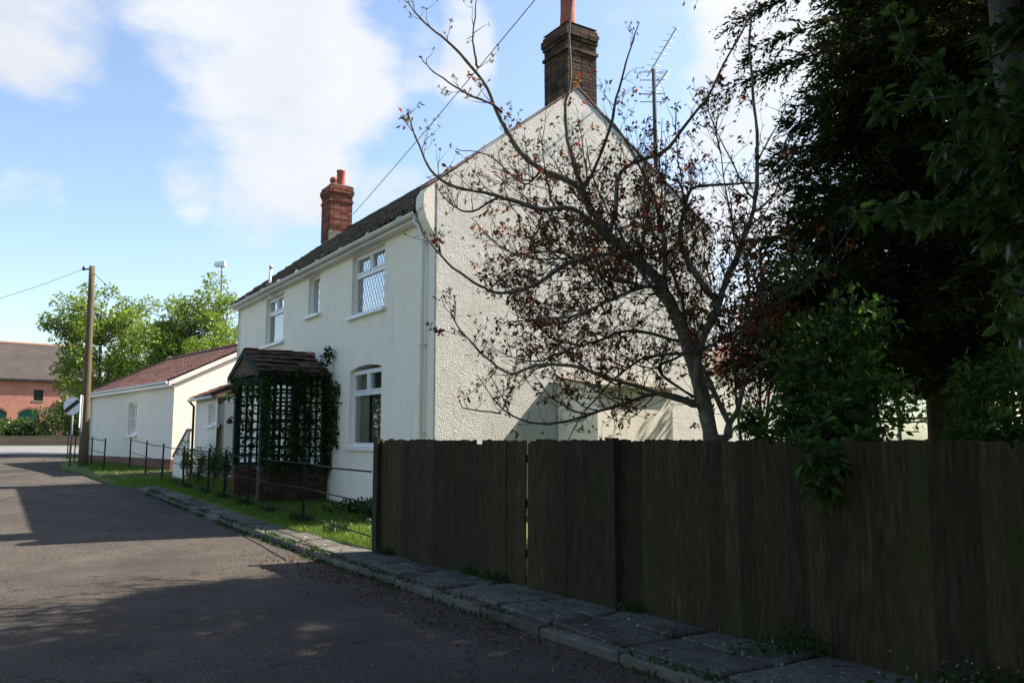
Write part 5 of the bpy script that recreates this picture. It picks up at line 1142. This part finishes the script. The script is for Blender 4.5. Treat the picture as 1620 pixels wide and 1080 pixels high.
# climber on the porch and shrubs by the bungalow
def climbers():
    rg = np.random.default_rng(55); b = np.array(hw(-4.85, -.7, .1)); stems = []
    for k in range(26):
        y = -1.45 + 1.45 * rg.random(); z = .5; p = [np.array((-4.80, y, .12))]
        for i in range(7): y = np.clip(y + rg.normal() * .13, -1.55, .02); z += .30 + .1 * rg.random(); p.append(np.array((-4.80 + .10 * rg.random(), y, min(z, 2.98))))
        stems.append(p)
    for k in range(5): stems.append([np.array((-4.80, -.1, 1.2)), np.array((-4.65, -.06, 1.7 + k * .2)), np.array((-4.45 - .1 * rg.random(), -.06, 1.55 + .28 * k)), np.array((-4.3, -.09, 1.4 + .28 * k))])
    for k in range(2): stems.append([np.array((-4.8, -1.5, 2.2)), np.array((-5.2, -1.62, 2.6)), np.array((-6.0, -1.7, 2.75 + .1 * k)), np.array((-6.9, -1.66, 2.4 + .1 * k))])
    for k in range(4):
        y = -1.4 + 1.3 * rg.random(); stems.append([np.array((-6.98, y, .95)), np.array((-6.95, y + .1, 1.5)), np.array((-6.95, y - .05, 2.1)), np.array((-6.9, y, 2.7))])
    stems.append([np.array((-4.75, -.3, 2.9)), np.array((-4.7, -.2, 3.2)), np.array((-4.62, -.12, 3.42))])
    st = [[np.array(hw(*q)) for q in s] for s in stems]
    broad_shrub('climbing_plant', 'dark green climber smothering the trellis side of the porch', 'climber', b, st, 7000, .085, M['lf_vine'], 56, .65, wood_r=.008)
    for i, (px, hgt, rad, lab) in enumerate([(296, 1.15, .26, 'bright yellow-green shrub beside the outhouse downpipe'), (318, 1.05, .15, 'slim dark green shrub beside the yellow-green shrub'), (340, 1.1, .15, 'slim green shrub in front of the outhouse ramp'), (357, 1.05, .14, 'slim green shrub close to the porch')]):
        s = 9.2 + (296 - px) * -.0; q = None
        # stand on the lawn just behind the railing, at the bearing seen
        best = min(np.arange(4, 30, .02), key=lambda s_: abs((lambda k_: 810 + F * k_[0] / (k_[1] * CT + (-.6) * ST))(K(s_, 1.45)) - px)); x, y = K(best, 1.45)
        clump_tree('garden_shrub', lab, 'shrub', (x, y, gz(y) + .1), hgt, (rad, rad), (.1, hgt), None, M['lf_shrub'] if i == 0 else M['lf_bush'], M['twig'], 18, 46, .07, .14, .014, 110 + i, 'shrubs on the lawn by the outhouse', hollow=.1)
    for i, (s, wdt, lab) in enumerate([(6.2, 2.35, 'low clump of leaves at the foot of the cottage wall behind the railing'), (7.4, 2.25, 'leafy clump beside the porch wall'), (5.0, 1.9, 'low leaves growing just behind the end of the fence')]):
        x, y = K(s, wdt); clump_tree('border_plant', lab, 'plant', (x, y, gz(y) + .1), .3, (.6, .26), (.03, .24), None, M['lf_vine'], M['twig'], 22, 55, .07, .13, .01, 120 + i, 'border plants under the cottage window', hollow=.1)
climbers()

# ------------------------------------------------------------------ grass, weeds, litter
def scatter():
    rg = np.random.default_rng(99)
    def blades(n, sf, wf, h0, h1, wd):
        s = sf(n); w = np.array([wf(a) for a in s]); xy = K0[None] + KD[None] * s[:, None] + KV[None] * w[:, None]
        z = np.interp(xy[:, 1], [10, 14, 25, 28, 40, 66, 80], [0, .04, .25, .38, .65, 1.0, 1.05]) + .095
        P = np.column_stack([xy, z]); h = h0 + (h1 - h0) * rg.random(n); a = rg.random(n) * 2 * np.pi; d = np.column_stack([np.cos(a), np.sin(a), np.zeros(n)])
        tip = P + np.column_stack([rg.normal(size=n) * .35 * h, rg.normal(size=n) * .35 * h, h]); mid = (P + tip) / 2 + np.column_stack([np.zeros(n), np.zeros(n), h * .12])
        V = np.stack([P - d * wd / 2, P + d * wd / 2, mid + d * wd * .4, tip, mid - d * wd * .4], 1).reshape(-1, 3); return V, (np.arange(n) * 5)[:, None] + np.array([0, 1, 2, 3, 4])[None]
    V1, F1 = blades(42000, lambda n: 2.6 + 16.5 * rg.random(n), lambda s: pave_w(s) + .0 + (2.7 - pave_w(s)) * rg.random() ** 1.1 if s < 17 else .1 + 3 * rg.random(), .03, .075, .006)
    V2, F2 = blades(16000, lambda n: 16.5 + 15 * rg.random(n), lambda s: -.3 + 4.5 * rg.random(), .04, .10, .012)
    g = obj_np('grass', np.concatenate([V1, V2]), np.concatenate([F1, F2 + len(V1)]), M['blade']); tag(g, 'mown lawn grass between the pavement and the cottage', 'grass', kind='stuff')
    # long grass and weeds along the fence foot, the railing and the kerb
    fs = rg.random(9000) * 14.5; xy = FA[None] + FD[None] * fs[:, None] + FN[None] * (.02 + np.abs(rg.normal(size=(9000, 1))) * .045); keep = value_noise(fs + 1, np.zeros(9000) + 1, .55, rg) > .52; xy = xy[keep]; n = len(xy)
    P = np.column_stack([xy, np.full(n, .085)]); V3, F3 = leaf_arrays(P, np.column_stack([rg.normal(size=n) * .45, rg.normal(size=n) * .45, np.ones(n)]), .03 + .10 * rg.random(n) ** 2, .14, .03, rg)
    s = 3 + 14 * rg.random(5200); s = np.concatenate([s, -8 + 12 * rg.random(2600)]); n = len(s); w = .005 + rg.normal(size=n) * .05; kp = value_noise(s + 10, np.zeros(n) + 1, .7, rg) > .45; s, w = s[kp], w[kp]; n = len(s)
    xy = K0[None] + KD[None] * s[:, None] + KV[None] * w[:, None]; z = np.interp(xy[:, 1], [10, 14, 25, 28], [0, .04, .25, .38]) + np.where(w > 0, .07, 0); P = np.column_stack([xy, z])
    V4, F4 = leaf_arrays(P, np.column_stack([rg.normal(size=n) * .7, rg.normal(size=n) * .7, np.ones(n) * .8]), .02 + .06 * rg.random(n) ** 2, .3, .03, rg)
    # tufts round railing posts and bed edge
    s = np.concatenate([2.9 + 4.2 * rg.random(1000), 7 + 10 * rg.random(900)]); n = len(s); w = .95 + rg.normal(size=n) * .07; s2 = np.round(s / 1.7) * 1.7 + rg.normal(size=n) * .15
    xy = K0[None] + KD[None] * s2[:, None] + KV[None] * w[:, None]; z = np.interp(xy[:, 1], [10, 14, 25, 28], [0, .04, .25, .38]) + .1; P = np.column_stack([xy, z])
    V5, F5 = leaf_arrays(P, np.column_stack([rg.normal(size=n) * .4, rg.normal(size=n) * .4, np.ones(n)]), .06 + .14 * rg.random(n), .08, .03, rg)
    V = np.concatenate([V3, V4, V5]); Fc = np.concatenate([F3, F4 + len(V3), F5 + len(V3) + len(V4)])
    tag(obj_np('weeds', V, Fc, M['lf_vine']), 'weeds and long grass along the fence, kerb and railing', 'weeds', kind='stuff')
    # fallen leaves and twigs in the gutter
    s = -9 + 15 * rg.random(9000) ** .8; w = -np.abs(rg.normal(size=9000)) * .38 + .04 + np.where(rg.random(9000) < .2, .5 * rg.random(9000), 0); keep = rg.random(9000) < .35 + .65 * np.exp(-((s - 1.5) / 3.5) ** 2); s, w = s[keep], w[keep]; n = len(s)
    xy = K0[None] + KD[None] * s[:, None] + KV[None] * w[:, None]; z = np.where(w > 0, .095, .006); P = np.column_stack([xy, z + rg.random(n) * .008]); a = rg.random(n) * 6.283
    V, Fc = leaf_arrays(P, np.column_stack([np.cos(a), np.sin(a), rg.normal(size=n) * .12]), .012 + .032 * rg.random(n) ** 1.5, .42, .1, rg)
    tag(obj_np('leaf_litter', V, Fc, M['litter']), 'brown fallen leaves along the kerb', 'leaves', kind='stuff')
    # forget-me-nots at the foot of the fence
    for i, (sx, lab) in enumerate([(7.35, 'small pale blue flowers at the foot of the fence near the picture edge'), (6.1, 'low leafy weed growing against the fence foot')]):
        p = FA + FD * sx + FN * .12; r = empty('flowering_weed' if i == 0 else 'fence_weed', (p[0], p[1], .085)); tag(r, lab, 'plant')
        n = 420; q = rg.normal(size=(n, 3)) * np.array([.22, .10, .05]); q[:, 2] = np.abs(rg.normal(size=n)) * .09
        V, Fc = leaf_arrays(q, rg.normal(size=(n, 3)) + np.array([0, 0, .5]), .03 + .035 * rg.random(n), .4, .1, rg); obj_np('leaves', V, Fc, M['lf_vine'], r)
        if i == 0:
            n = 42; q = np.column_stack([rg.normal(size=n) * .24, rg.normal(size=n) * .1, .08 + .12 * rg.random(n)]); V, Fc = leaf_arrays(q, rg.normal(size=(n, 3)), .009 + .006 * rg.random(n), .9, .05, rg); obj_np('petals', V, Fc, M['petal'], r)
scatter()
